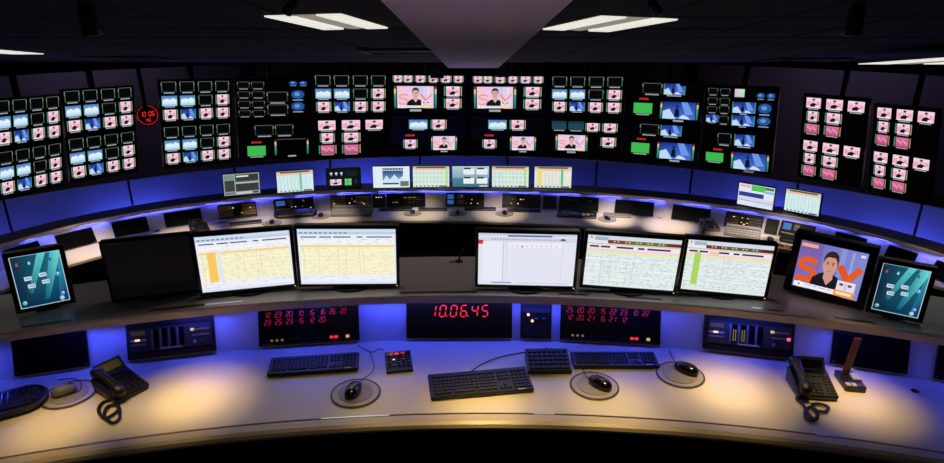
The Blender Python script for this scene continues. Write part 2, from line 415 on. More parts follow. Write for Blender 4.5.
for x in (-2.35, -1.2, 0, 1.2, 2.35):
    fpart('support_leg', MB().box((x, groove_y(x)+.2, (PF+FD-.036)/2), (.04, .34, FD-.036-PF)), M_darkpanel)
# cable slots along the shelf's front edge
for x0, x1, y in ((399, 477, 297.2), (560, 590, 298.4), (753, 781, 309.5), (150, 200, 309.5), (206, 240, 304.5), (628, 662, 300), (835, 868, 318), (30, 70, 322)):
    a, b = at(x0, y, FS).x, at(x1, y, FS).x; xx = [a+(b-a)*k/6 for k in range(7)]
    fpart('cable_slot', strip([(off(lip_y, .03), FS-.004), (off(lip_y, .03), FS+.0015), (off(lip_y, .045), FS+.0015), (off(lip_y, .045), FS-.004)], xx), M_black if x0 not in (206, 753) else M_steel)
for px, py in ((915, 391),):
    p = at(px, py, FD)
    fpart('cable_grommet', MB(Matrix.Translation(p)).lathe([(.016, 0), (.016, .002), (.010, .003), (.008, .001)], 18), M_black)

# ------------------------------------------------------------------ back console
TS = [R(-66+132*i/66) for i in range(67)]
def bstrip(prof, ts): return MB().rings([[tuple(bpt(fr(t), t, z)) for fr, z in prof] for t in ts])
bc = thing('control_console', 'curved control desk of the second row with a narrow raised ledge', 'desk', (0, 0, 0))
def bpart(name, mb, m): return mb.build(name, m, bc)
bpart('desktop', bstrip([(off(edge_r, .012), BD-.035), (off(edge_r, .012), BD), (off(rb_r, .05), BD), (off(rb_r, .05), BD-.035)], TS), M_desk)
bpart('front_nosing', bstrip([(off(edge_r, .011), BD-.036), (off(edge_r, 0), BD-.03), (off(edge_r, 0), BD-.006), (off(edge_r, .011), BD+.0005)], TS), M_edge)
bpart('riser', bstrip([(rb_r, BD), (off(rb_r, .10), BR), (off(rb_r, .12), BR), (off(rb_r, .02), BD)], TS), M_riser)
bpart('ledge', bstrip([(off(lip_r, .006), BR), (off(lip_r, .006), BS), (off(lip_r, .3), BS), (off(lip_r, .3), BR)], TS), M_ledge)
bpart('ledge_edge', bstrip([(lip_r, BR-.009), (lip_r, BS-.003), (off(lip_r, .005), BS+.001), (off(lip_r, .005), BR-.009)], TS), M_shelfedge)
bpart('led_strip', bstrip([(off(lip_r, .006), BR-.0008), (off(lip_r, .006), BR-.0003), (off(lip_r, .014), BR-.0003), (off(lip_r, .014), BR-.0008)], TS), M_led)
bpart('front_panel', bstrip([(off(edge_r, .12), 0), (off(edge_r, .12), BD-.036), (off(edge_r, .14), BD-.036), (off(edge_r, .14), 0)], TS), M_darkpanel)
bpart('rear_panel', bstrip([(off(lip_r, .27), 0), (off(lip_r, .27), BR), (off(lip_r, .29), BR), (off(lip_r, .29), 0)], TS), M_darkpanel)
for px, py in ((105, 230.5), (157, 231), (660, 217.5)):
    p = at(px, py, BD); bpart('cable_grommet', MB(Matrix.Translation(p)).lathe([(.035, 0), (.035, .004), (.022, .005), (.02, .001)], 16), M_black)

# ------------------------------------------------------------------ places on the two risers
def bis(fn, lo, hi, v):
    for _ in range(60):
        m = (lo+hi)/2
        if fn(m) < v: lo = m
        else: hi = m
    return (lo+hi)/2
def fbase(px):
    x = bis(lambda x: proj_x((x, base_y(x), FD)), -3, 3, px); return Vector((x, base_y(x), FD))
def bbase(px):
    t = bis(lambda t: proj_x(bpt(rb_r(t), t, BD)), R(-58), R(60), px); return bpt(rb_r(t), t, BD)
def module(name, label, cat, pxl, pxr, front=True, group=None):
    f = fbase if front else bbase
    a, b = f(pxl), f(pxr); yaw = math.atan2(b.y-a.y, b.x-a.x); c = (a+b)/2
    lean = math.atan(LEAN*math.cos(yaw)/(FR-FD)) if front else math.atan(.10/(BR-BD))
    n = Vector((math.sin(yaw), -math.cos(yaw), 0))
    o = thing(name, label, cat, c+n*(.004 if front else .012), 0, group)
    o.rotation_euler = (Matrix.Rotation(yaw, 3, 'Z') @ Matrix.Rotation(-lean, 3, 'X')).to_euler()
    return o, (b-a).length
def plate(o, w, z0, z1, m=M_black, name='faceplate', t=.014):
    return MB().rbox((0, -t/2, (z0+z1)/2), (w, t, z1-z0), .003, .0015, 1).build(name, m, o)
def xz_keys(mb, x0, x1, z0, z1, nx, nz, y, fill=.7, h=.004):
    dx, dz = (x1-x0)/nx, (z1-z0)/nz
    for i in range(nx):
        for j in range(nz): mb.box((x0+dx*(i+.5), y-h/2, z0+dz*(j+.5)), (dx*fill, h, dz*fill))
    return mb
def screws(o, w, z0, z1, y=-.014):
    for sx in (-1, 1):
        for z in (z0+.012, z1-.012):
            MB().cyl((sx*(w/2-.012), y, z), (sx*(w/2-.012), y-.002, z), .0035, n=8).build('screw', M_grey, o)

# blank panels of the front riser
for a, b, lab in ((16, 91, 'plain black cover panel in the front riser, behind the rounded keyboard on the left'),
                  (829, 906, 'plain black cover panel in the front riser, behind the brown wooden stick'),
                  (932, 1010, 'plain black cover panel in the front riser, cut off by the right edge')):
    o, w = module('cover_panel', lab, 'panel', a, b); plate(o, w, .012, .19, M_blackg); screws(o, w, .012, .19)

def intercom(label, a, b, lit):
    o, w = module('intercom', label, 'intercom', a, b, group='intercom panels of the front desk')
    plate(o, w, .012, .188, M_black)
    f = MB().rbox((0, -.018, .098), (w-.03, .01, .105), .004, .002, 2).build('key_panel', M_panelface, o); y = -.0235
    MB().rbox((-w*.36, y, .13), (w*.15, .003, .018), .002, .001, 1).build('display', M_olive, o)
    for k in range(2): MB().rbox((-w*.36, y, .098-.02*k), (w*.17, .003, .010), .003, .001, 1).build('label_strip', M_paleband if k == 0 else M_grey, o)
    MB().box((-w*.37, y-.002, .099), (.02, .003, .009)).build('lit_key', M_org, o)
    for k in range(4):
        x = -w*.16+w*.095*k
        MB().box((x, y, .1), (w*.052, .004, .085)).build('level_display', M_blackg, o)
        if lit and k < 2:
            bars = MB()
            for q in range(2): bars.box((x-w*.012+w*.024*q, y-.003, .092), (.004, .001, .055))
            bars.build('level_bar', M_yeldim, o)
        dv = MB(); dv.box((x-w*.047, y, .1), (.006, .003, .085)); dv.build('divider', M_grey, o)
    MB().box((0, y, .052), (w*.24, .003, .008)).build('label_strip', M_paleband, o)
    keys = MB()
    for r_ in range(2): xz_keys(keys, w*.24, w*.44, .116-.026*r_, .13-.026*r_, 9, 1, y, .6)
    keys.build('key', M_brownkey, o, kind='stuff')
    MB().box((w*.25, y-.003, .124), (.016, .004, .012)).build('lit_key', M_yel, o)
    if lit: MB().box((w*.43, y-.003, .097), (.014, .004, .014)).build('lit_key', M_pinkled, o)
    for kx in (w*.27, w*.35): MB().cyl((kx, y, .066), (kx, y-.012, .066), .009, .007, 14).build('knob', M_blackg if kx > w*.3 else M_grey, o, True)
    MB().box((0, -.019, .027), (w-.02, .012, .022)).build('lower_rail', M_black, o)
    return o
intercom('black intercom panel in the left of the front riser, behind the left phone', 129, 217, False)
intercom('black intercom panel on the right of the front riser, with a pink lit key', 701.7, 792, True)

def timer_panel(label, a, b, rows):
    o, w = module('production_timer', label, 'timer', a, b, group='timer panels of the front desk')
    plate(o, w, .012, .188, M_blackg); y = -.0155
    for r_, txt in enumerate(rows):
        for k, t in enumerate(txt.split()): digits(MB(), t, -w*.44+w*.108*k, .147-.036*r_, .024, y, .1, .13, .28).build('red_number', M_reddim, o)
    for k in range(3): MB().rbox((-w*.37+.024*k, y-.001, .036), (.012, .005, .010), .002, .001, 1).build('lit_key', M_yeldim, o)
    for k in range(2): MB().rbox((w*.22+.022*k, y-.001, .036), (.017, .005, .012), .002, .001, 1).build('lit_key', M_red, o)
    MB().rbox((w*.38, y-.001, .036), (.017, .005, .014), .002, .001, 1).build('lit_key', M_yel, o)
    xz_keys(MB(), -w*.2, w*.15, .03, .042, 9, 1, y+.001, .6).build('key', M_key, o, kind='stuff')
    MB().box((0, y, .02), (w-.03, .003, .004)).build('lower_rail', M_panelface, o); return o
timer_panel('black panel of red digital timers on the left of the big red clock', 259.7, 360, ('12 23 20 10 15 16 26 22', '23 25 23 15 12 20'))
timer_panel('black panel of red digital timers on the right of the big red clock', 559.4, 659.5, ('25 20 20 15 22 23 10 22', '12 20 21 15 21 12'))

o, w = module('digital_clock', 'large red digital clock reading 10.06.45 in the middle of the front riser', 'clock', 406.5, 512)
plate(o, w, .012, .198, M_blackg)
MB().box((0, -.0145, .107), (w-.03, .002, .16)).build('display_window', M_blackg, o)
xx = -w*.285
for t in ('1', '0.', '0', '6.', '4', '5'):
    digits(MB(), t, xx, .118, .054, -.0165, .14, .10, .42).build('red_digit', M_red, o); xx += .054*.52*1.78+(.054*.52*.12 if '.' in t else 0)
o, w = module('speaker_unit', 'small black panel with two amber lamps right of the big red clock', 'panel', 520, 551)
plate(o, w, .012, .18, M_black)
MB().rbox((0, -.017, .148), (w-.02, .006, .02), .002, .001, 1).build('label_strip', M_panelface, o)
for x, z in ((-w*.25, .128), (-w*.12, .098)): MB().cyl((x, -.014, z), (x, -.019, z), .007, n=12).build('amber_lamp', M_org, o)
for x in (.0, w*.25): MB().cyl((x, -.014, .105), (x, -.028, .105), .012, .010, 16).build('knob', M_blackg, o, True)
g = MB()
for k in range(5): g.box((0, -.0155, .03+.012*k), (w*.7, .003, .005))
g.build('speaker_slot', M_panelface, o, kind='stuff')

# ------------------------------------------------------------------ desk things: keyboards, mice, phones
LIFT = Vector((0, 0, .0014))
def place(pl, pr, z):
    a, b = at(*pl, z)+LIFT, at(*pr, z)+LIFT; return a, b, math.atan2(b.y-a.y, b.x-a.x), (b-a).length
def keyboard(label, pl, pr, d, z, cable=None, main=M_black, keym=M_key, tilt=.06, cat='keyboard', marks=True, rows=6, group=None):
    a, b, yaw, w = place(pl, pr, z); c = (a+b)/2+Vector((-math.sin(yaw), math.cos(yaw), 0))*d/2
    o = thing('keyboard', label, cat, c, yaw, group)
    xf = Matrix.Translation((0, -d/2, 0)) @ Matrix.Rotation(tilt, 4, 'X') @ Matrix.Translation((0, d/2, 0))
    MB(xf).rbox((0, 0, .009), (w, d, .018), .008, .004, 3).build('case', main, o)
    ks = MB(xf); u = (w-.03)/22.5; v = (d-.034)/6.3
    for r_ in range(rows):
        yy = d/2-.017-v*(r_+.5)-(v*.3 if r_ else 0)
        n = 15
        for blk, x0, cnt in ((0, -w/2+.015, 15), (1, -w/2+.015+15.4*u, 3), (2, -w/2+.015+18.8*u, 4)):
            if blk == 0 and r_ == 5:
                for x, k in ((0, 1.4), (1.4, 1.4), (2.8, 1.4), (4.2, 6), (10.2, 1.6), (11.8, 1.6), (13.4, 1.6)):
                    key(ks, x0+(x+k/2)*u, yy, u*k*.9, v*.84)
                continue
            for k in range(cnt):
                if blk == 1 and r_ == 3: continue
                if blk == 1 and r_ == 4 and k != 1: continue
                key(ks, x0+(k+.5)*u, yy, u*.86, v*.84)
    ks.build('key', keym, o, kind='stuff')
    if marks: MB(xf).box((w*.38, -d/2+.008, .0184), (.03, .006, .001)).build('maker_plate', M_lgrey, o)
    if cable:
        pts = [o.matrix_basis.inverted() @ at(px, py, z+.004) for px, py in cable]
        MB().tube(smooth_path(pts), .0022).build('cable', M_cable, o, True)
    return o
def key(mb, x, y, w, d):
    z0, z1 = .017, .023
    mb.rings([[(x+sx*w/2*k, y+sy*d/2*k, z) for sx, sy in ((-1, -1), (1, -1), (1, 1), (-1, 1))] for k, z in ((1, z0), (.78, z1))], closed_bottom=False)
def smooth_path(pts, n=6):
    P = [Vector(p) for p in pts]; P = [2*P[0]-P[1]]+P+[2*P[-1]-P[-2]]; out = []
    for i in range(1, len(P)-2):
        for k in range(n):
            t = k/n; a, b, c, d = P[i-1:i+3]
            out.append(.5*((2*b)+(c-a)*t+(2*a-5*b+4*c-d)*t*t+(3*b-a-3*c+d)*t**3))
    return out+[P[-2]]
def mouse_pad(label, px, py, z, r=.106, group='round mouse pads of the front desk'):
    p = at(px, py, z)+LIFT; o = thing('mouse_pad', label, 'mouse pad', p, 0, group)
    MB().lathe([(r-.002, 0), (r, .001), (r, .003), (r-.004, .004), (.001, .004)], 48).build('base_disc', M_padrim, o, False)
    MB().lathe([(r*.70, .004), (r*.70, .006), (r*.685, .0065), (.001, .0065)], 40).build('mat', M_pad, o)
    MB().lathe([(r-.008, .0038), (r-.008, .0055), (r-.002, .0055), (r-.001, .0035)], 48).build('edge_ring', M_padring, o); return o
def mouse(label, px, py, z, yaw, m=M_blackg, cable=None, L=.112, group='mice of the front desk', dark=True):
    p = at(px, py, z); o = thing('computer_mouse', label, 'mouse', p, yaw, group)
    rs = []
    for k, (s, zz) in enumerate(((.88, .001), (1, .007), (.99, .016), (.9, .026), (.72, .033), (.42, .037), (.12, .0385))):
        ring = []
        for i in range(22):
            a = 2*PI*i/22; cx, sy = math.cos(a), math.sin(a)
            ex = .031*(1-.12*sy*(1 if sy > 0 else 0))
            ring.append((ex*s*math.copysign(abs(cx)**.8, cx), L/2*s*math.copysign(abs(sy)**.85, sy)-(1-s)*.008, zz))
        rs.append(ring)
    MB().rings(rs).build('shell', m, o, True)
    MB().cyl((-.003, L*.28, .033), (.003, L*.28, .033), .006, n=12).build('wheel', M_grey if dark else M_black, o)
    bt = MB(); bt.tube([(0, L*.46, .022), (0, L*.38, .0325), (0, L*.2, .0372), (0, L*.08, .0384)], .0012, 4); bt.build('button_gap', M_black if not dark else M_grey, o)
    if cable:
        pts = [Vector((0, L*.48, .01))]+[o.matrix_basis.inverted() @ at(qx, qy, z+.0015) for qx, qy in cable]
        MB().tube(smooth_path(pts), .0019).build('cable', M_cable, o, True)
    return o
def desk_phone(label, pl, pr, z, loops, s=1.0, lcd=M_olive, d=.2, group=None, up=.5, side=-1, M_body=None):
    M_body = M_body or M_black
    a, b, yaw, w = place(pl, pr, z); c = (a+b)/2+Vector((-math.sin(yaw), math.cos(yaw), 0))*d*s/2
    o = thing('desk_phone', label, 'telephone', c, yaw, group); o.scale = (s, s, s)
    w = w/s; hw = w/2
    body = MB()
    sl = math.atan(.042/d); zt = lambda y: .022+(y+d/2)/d*.042
    def ring(i, dz):
        out = []
        for sx, sy in ((-1, -1), (1, -1), (1, 1), (-1, 1)):
            for q in range(4):
                an = {(-1, -1): PI, (1, -1): 1.5*PI, (1, 1): 0, (-1, 1): .5*PI}[(sx, sy)]+PI/2*q/3
                x = sx*(hw-i-.012)+.012*math.cos(an); y = sy*(d/2-i-.012)+.012*math.sin(an)
                out.append((x, y, 0 if dz is None else zt(y)+dz))
        return out
    body.rings([ring(.004, None), ring(0, -.006), ring(.005, 0)]).build('base', M_body, o)
    top = Matrix.Translation((0, 0, .022+.021)) @ Matrix.Rotation(sl, 4, 'X')
    # handset along the left side
    hx = side*(hw-.026); hs = MB(top); L = .2; rs = []
    for k in range(17):
        u = -1+2*k/16; wd = .025 if abs(u) > .62 else .018+.004*abs(u); lift = .03+.012*(1-u*u)
        th = .016 if abs(u) > .62 else .011; e = 1 if abs(u) < .97 else .7
        rs.append([(hx+wd*e*math.cos(q*PI/5), u*L/2, lift+th*e*math.sin(q*PI/5)-(.012 if abs(u) > .62 and math.sin(q*PI/5) < 0 else 0)) for q in range(10)])
    hs.rings(rs).build('handset', M_body, o, True)
    MB(top).rbox((hx, 0, .004), (.05, d*.9, .01), .01, .003, 3).build('cradle', M_body, o)
    kx = hw*.16 if side < 0 else -hw*.16
    kp = MB(top)
    for i in range(3):
        for j in range(4): kp.rbox((kx-.032+.02*i, -.066+.017*j, .003), (.014, .011, .006), .003, .0015, 2)
    kp.build('keypad', M_key, o, kind='stuff')
    fk = MB(top)
    for i in range(2):
        for j in range(7): fk.rbox((hw-.032+.016*i, -.066+.0165*j, .003), (.012, .009, .005), .002, .001, 1)
    fk.build('function_key', M_key, o, kind='stuff')
    tk = MB(top)
    for i in range(5): tk.rbox((kx-.04+.021*i, .028, .003), (.016, .009, .005), .002, .001, 1)
    tk.build('soft_key', M_key, o, kind='stuff')
    dx = Matrix.Translation((kx-.005, d*.32, zt(d*.32)+.002)) @ Matrix.Rotation(up, 4, 'X')
    MB(dx).rbox((0, .030, .008), (.112, .062, .016), .006, .003, 3).build('display_hood', M_body, o)
    MB(dx).rbox((0, .031, .0165), (.086, .036, .003), .003, .001, 2).build('display', lcd, o)
    inv = (Matrix.Translation(c) @ Matrix.Rotation(yaw, 4, 'Z') @ Matrix.Diagonal((s, s, s, 1))).inverted()
    pts = [Vector((hx, -d*.46, .035))]+[inv @ at(qx, qy, z+.0105) for qx, qy in loops]
    path = smooth_path(pts, 10); coil = []; rad = .0068
    tot = 0
    for i, p in enumerate(path):
        dirv = (path[min(i+1, len(path)-1)]-path[max(i-1, 0)]).normalized()
        coil.append((p, dirv))
    cp = MB(); n = 8; rs = []
    for i, (p, dv) in enumerate(coil):
        side_ = dv.cross(Vector((0, 0, 1))).normalized(); upv = side_.cross(dv); rr = rad*(1 if i % 2 else .72)
        rs.append([tuple(p+(side_*math.cos(2*PI*q/n)+upv*math.sin(2*PI*q/n))*rr) for q in range(n)])
    cp.rings(rs).build('coiled_cord', M_cable, o, True)
    return o

# front desk
keyboard('long black keyboard lying in the lit middle of the front desk', (431, 401.8), (534.3, 392.5), .165, FD, cable=[(470, 372), (482, 364), (500, 357), (525, 352), (548, 348)])
keyboard('short black keyboard below the left timer panel, in the blue light', (267, 378), (358.7, 371.5), .13, FD)
keyboard('black keyboard below the right timer panel, beside a small black keypad', (573.6, 369.3), (660, 369.3), .115, FD)
# rounded keyboard at the left edge
a, b, yaw, w = place((-62, 438), (50, 407), FD)
o = thing('keyboard', 'rounded dark blue-black keyboard cut off by the left edge, beside a grey mouse', 'keyboard', (a+b)/2+Vector((-math.sin(yaw), math.cos(yaw), 0))*.085, yaw)
RX = Matrix.Translation((0, 0, .006)) @ Matrix.Rotation(.05, 4, 'X')
MB(RX).rbox((0, 0, .014), (w, .185, .024), .085, .008, 8).build('case', M_black, o)
MB(RX).rbox((0, .004, .0265), (w-.03, .145, .003), .07, .001, 8).build('key_bed', M_blackg, o)
ks = MB(Matrix.Translation((0, .004, .009)) @ RX)
for j in range(6):
    hwid = (w-.05)/2-(.035 if j in (0, 5) else .012 if j in (1, 4) else 0); n = int(hwid*2/.019)
    for i in range(n): key(ks, -hwid+2*hwid*(i+.5)/n, -.058+.0225*j, 2*hwid/n*.86, .0185)
ks.build('key', M_key, o, kind='stuff')
mouse_pad('round mouse pad at the far left, under the grey mouse', 69, 395, FD)
mouse_pad('round mouse pad in the violet shade left of the middle keyboard', 355.8, 393.7, FD)
mouse_pad('round mouse pad in the warm light right of the middle keyboard', 594.3, 386.4, FD)
mouse_pad('round mouse pad under the right-hand black mouse, at the end of a keyboard', 680, 375.3, FD)
MZ = FD+.0092
mouse('small grey mouse on the far left pad, beside the rounded keyboard', 64.5, 393, MZ, -.9, M_grey, [(72, 393), (80, 390), (81, 383), (76, 379), (68, 378.5), (58, 380)], dark=False, L=.095)
mouse('black mouse on the shaded pad left of the middle keyboard', 353.5, 392.5, MZ, -.2, M_blackg, [(362, 379.5), (370, 374), (374, 368), (373, 361), (370, 352)])
mouse('black mouse on the warmly lit pad right of the middle keyboard', 600, 385.5, MZ, .75, M_blackg, [(587, 377), (584.5, 372.5), (583, 368)])
mouse('rightmost black mouse, on the pad at the end of a keyboard', 686, 371, MZ, .8, M_blackg, [(675, 361), (672, 356), (669, 350)])

def keybox(name, label, cat, pl, pr, d, z, h0, h1, m=M_black):
    a, b, yaw, w = place(pl, pr, z); c = (a+b)/2+Vector((-math.sin(yaw), math.cos(yaw), 0))*d/2
    o = thing(name, label, cat, c, yaw)
    MB().rings([[(-w/2, -d/2, zz[0]), (w/2, -d/2, zz[0]), (w/2, d/2, zz[1]), (-w/2, d/2, zz[1])] for zz in ((0, 0), (h0, h1))]).build('case', m, o)
    top = Matrix.Translation((0, 0, (h0+h1)/2)) @ Matrix.Rotation(math.atan((h1-h0)/d), 4, 'X'); return o, w, top
o, w, top = keybox('timer_remote', 'small black desk box with red digits and rows of keys, left of the big clock', 'remote control', (386.5, 374.4), (413.3, 371.6), .13, FD, .012, .034)
MB(top).rbox((0, .044, .003), (w*.92, .026, .006), .003, .001, 2).build('display_window', M_blackg, o)
dg = MB(top @ Matrix.Translation((0, .036, .0066)) @ Matrix.Rotation(-PI/2, 4, 'X'))
for k, t in enumerate(('10', '06', '45')):
    digits(MB(dg.xf), t, -w*.36+.0285*k, 0, .014, 0, .1, .18, .3).build('red_number', M_red, o)
kk = MB(top)
for i in range(5):
    for j in range(4):
        kk.rbox((-w*.36+w*.18*i, -.034+.018*j, .003), (.014, .010, .007), .002, .001, 1)
kk.build('key', M_key, o, kind='stuff')
for i, j, m in ((1, 2, M_whi), (0, 1, M_greykey), (2, 1, M_greykey), (3, 2, M_reddim), (4, 1, M_greykey), (1, 0, M_greykey), (3, 3, M_greykey)):
    MB(top).rbox((-w*.36+w*.18*i, -.034+.018*j, .0065), (.011, .008, .005), .002, .001, 1).build('lit_key', m, o)
p = [o.matrix_basis.inverted() @ at(x, y, FD+.004) for x, y in ((384, 350), (378, 349), (373, 352), (366, 350), (358, 345))]
MB().tube(smooth_path(p), .002).build('cable', M_cable, o, True)
o, w, top = keybox('keypad', 'small black square keypad between the middle keyboard and the right keyboard', 'keypad', (528, 374.7), (571.7, 374.2), .145, FD, .02, .045)
kk = MB(top)
for i in range(8):
    for j in range(5): kk.rbox((-w*.41+w*.117*i, -.055+.027*j, .003), (.018, .019, .008), .002, .0015, 1)
kk.build('key', M_key, o, kind='stuff')
MB(top).box((0, .066, .001), (w*.9, .005, .003)).build('label_strip', M_panelface, o)
desk_phone('black desk phone with an olive display on the left of the front desk', (117, 406), (151.2, 388), FD,
           [(108, 400), (101, 404), (98.5, 411), (104, 417.5), (112, 415), (118.5, 409), (115, 404.5), (107, 407), (104.5, 416), (112, 422.5), (119.5, 418), (119, 407), (114, 403)], up=.75, d=.185)
desk_phone('black desk phone on the right of the front desk, beside the brown wooden stick', (797, 399.5), (839, 402.5), FD,
           [(797, 398), (803, 404), (808, 413), (815, 419.5), (818, 414), (812, 406.5), (805.5, 411), (806, 418), (813, 420.5), (817.5, 414.5), (812, 406), (818, 403.5), (827.5, 406.5), (826, 411.5), (816, 410), (812, 404)], lcd=M_blackg, up=.95, d=.165)
# holder with the brown stick
a, b, yaw, w = place((847, 392.5), (865, 394), FD)
o = thing('desk_holder', 'dark holder with a tall brown wooden stick and a grey pad', 'holder', (a+b)/2+Vector((-math.sin(yaw), math.cos(yaw), 0))*.07, yaw)
MB().rbox((0, 0, .013), (w*1.15, .13, .026), .004, .002, 2).build('base_block', M_black, o)
MB().rbox((w*.3, .028, .030), (w*.5, .09, .012), .003, .002, 2).build('grey_pad', M_lgrey, o)
for k in range(2): MB().rbox((-w*.4+w*.32*k, -.05, .0275), (w*.26, .024, .004), .002, .001, 1).build('label_plate', M_lgrey, o)
MB().rbox((w*.28, -.05, .0275), (w*.4, .024, .004), .002, .001, 1).build('label_plate', M_panelface, o)
MB(Matrix.Translation((-w*.17, .03, .02)) @ Matrix.Rotation(.10, 4, 'Y')).rbox((0, 0, .095), (.030, .012, .19), .004, .003, 2).build('wooden_stick', M_wood, o)

# ------------------------------------------------------------------ pictures on screens
PINK, PINK2 = (232, 182, 212), (214, 178, 222)
def man_small(c, x0, y0, x1, y1, bg=(244, 214, 232), bg2=(234, 178, 208)):
    X = lambda u: x0+(x1-x0)*u; Y = lambda v: y0+(y1-y0)*v
    c.rect(x0, y0, x1, y1, bg, bg2)
    c.poly([(X(.06), Y(.35)), (X(.3), Y(.3)), (X(.3), Y(.75)), (X(.06), Y(.75))], (240, 168, 186))
    c.poly([(X(.70), Y(.35)), (X(.92), Y(.35)), (X(.9), Y(.7)), (X(.72), Y(.7))], (236, 160, 180))
    c.disc(X(.5), Y(.28), (x1-x0)*.1, (y1-y0)*.2, (225, 170, 160)); c.disc(X(.5), Y(.16), (x1-x0)*.1, (y1-y0)*.09, (60, 40, 50))
    c.poly([(X(.24), Y(.9)), (X(.3), Y(.62)), (X(.45), Y(.5)), (X(.6), Y(.52)), (X(.74), Y(.66)), (X(.76), Y(.9))], (22, 16, 24))
    c.rect(X(.05), Y(.88), X(.95), Y(1), (240, 224, 234)); c.rect(X(.62), Y(.72), X(.86), Y(.92), (250, 225, 225))
def man_big(c, x0, y0, x1, y1, soft=True):
    X = lambda u: x0+(x1-x0)*u; Y = lambda v: y0+(y1-y0)*v
    sx, sy = (x1-x0), (y1-y0)
    P = lambda *q: [(X(a), Y(b)) for a, b in q]
    if soft: A, B, OR, OR2 = (240, 200, 222), (226, 204, 236), (240, 160, 160), (238, 140, 132)
    else: A, B, OR, OR2 = (112, 104, 182), (128, 138, 208), (226, 92, 40), (222, 84, 34)
    c.rect(x0, y0, x1, y1, A, B, B, A)
    if not soft:
        c.rect(X(.0), Y(0), X(.35), Y(1), (120, 92, 170), (132, 110, 190)); c.rect(X(.78), Y(.05), X(.82), Y(.9), (150, 160, 222))
        c.rect(X(.62), Y(0), X(.70), Y(.6), (140, 146, 214))
    else:
        c.rect(X(.55), Y(0), X(.72), Y(.45), (196, 204, 236)); c.rect(X(.82), Y(0), X(.9), Y(1), (236, 214, 240))
    c.stroke(P((.30, .44), (.22, .38), (.12, .38), (.06, .45), (.08, .54), (.18, .58), (.28, .62), (.30, .72), (.24, .80), (.12, .82), (.04, .76)), .085*sy if soft else .125*sy, OR)
    c.stroke(P((.64, .36), (.78, .62)), .09*sy if soft else .125*sy, OR2); c.stroke(P((.95, .34), (.74, .74)), .09*sy if soft else .125*sy, OR)
    # shoulders, neck, head, hair
    c.poly(P((.24, 1), (.28, .72), (.38, .60), (.45, .57), (.55, .57), (.64, .62), (.72, .74), (.75, 1)), (22, 18, 26) if soft else (26, 22, 34))
    skin = (226, 172, 160) if soft else (206, 152, 132)
    P0, X0, Y0 = P, X, Y
    if not soft: X = lambda u: X0(.5+(u-.5)*1.14); Y = lambda v: Y0(.11+(v-.06)*1.06); sx *= 1.14; sy *= 1.06; P = lambda *q: [(X(a), Y(b)) for a, b in q]
    c.poly(P((.45, .46), (.56, .46), (.57, .60), (.505, .74), (.44, .60)), skin)
    c.disc(X(.5), Y(.32), sx*.094, sy*.235, skin, 18)
    hair = (58, 40, 48) if soft else (50, 34, 38)
    c.poly(P((.41, .32), (.405, .2), (.43, .11), (.48, .06), (.54, .06), (.585, .12), (.6, .21), (.592, .34), (.58, .24), (.55, .18), (.46, .18), (.425, .23)), hair)
    dk = (92, 58, 60)
    for u in (.465, .535):
        c.disc(X(u), Y(.315), sx*.014, sy*.018, dk, 8); c.rect(X(u-.02), Y(.275), X(u+.02), Y(.287), dk)
    c.poly(P((.497, .32), (.510, .40), (.488, .40)), (196, 140, 126)); c.rect(X(.475), Y(.44), X(.528), Y(.455), (170, 96, 96))
    P, X, Y = P0, X0, Y0; sx, sy = x1-x0, y1-y0
    # banner, roundel, orange block and the inset of a pair of eyes
    c.rect(X(.02), Y(.88), X(.78), Y(.985), (240, 236, 246)); c.disc(X(.10), Y(.93), sx*.042, sy*.062, (255, 255, 255)); c.disc(X(.10), Y(.93), sx*.022, sy*.032, (170, 160, 190))
    for k, (a, b) in enumerate(((.18, .30), (.32, .38), (.40, .52), (.54, .60))): c.rect(X(a), Y(.905+.0*k), X(b), Y(.925), (190, 186, 204))
    c.rect(X(.66), Y(.66), X(.93), Y(.93), (228, 222, 232)); c.rect(X(.64), Y(.86), X(.94), Y(.99), (240, 150, 60) if not soft else (246, 190, 140))
    for u in (.725, .85): c.disc(X(u), Y(.735), sx*.032, sy*.03, (90, 80, 104), 10)
    c.poly(P((.775, .70), (.805, .70), (.81, .85), (.77, .85)), (206, 196, 210))
    c.rect(X(.67), Y(.89), X(.90), Y(.95), (255, 226, 180))
    if not soft: c.rect(X(.02), Y(.05), X(.27), Y(.12), (232, 176, 130)); c.rect(X(.9), Y(.06), X(.97), Y(.11), (220, 226, 240))
def sky_tile(c, x0, y0, x1, y1):
    X = lambda u: x0+(x1-x0)*u; Y = lambda v: y0+(y1-y0)*v
    c.rect(x0, y0, x1, y1, (60, 120, 190), (190, 225, 245))
    for u, v, a in ((.16, .55, .13), (.36, .5, .14), (.56, .58, .12), (.74, .46, .14), (.9, .56, .11)): c.disc(X(u), Y(v), (x1-x0)*a, (y1-y0)*.24, (226, 240, 250), 10)
    c.rect(X(0), Y(.62), X(1), Y(.86), (206, 230, 244))
    c.rect(X(0), Y(.82), X(1), Y(.94), (150, 205, 235))
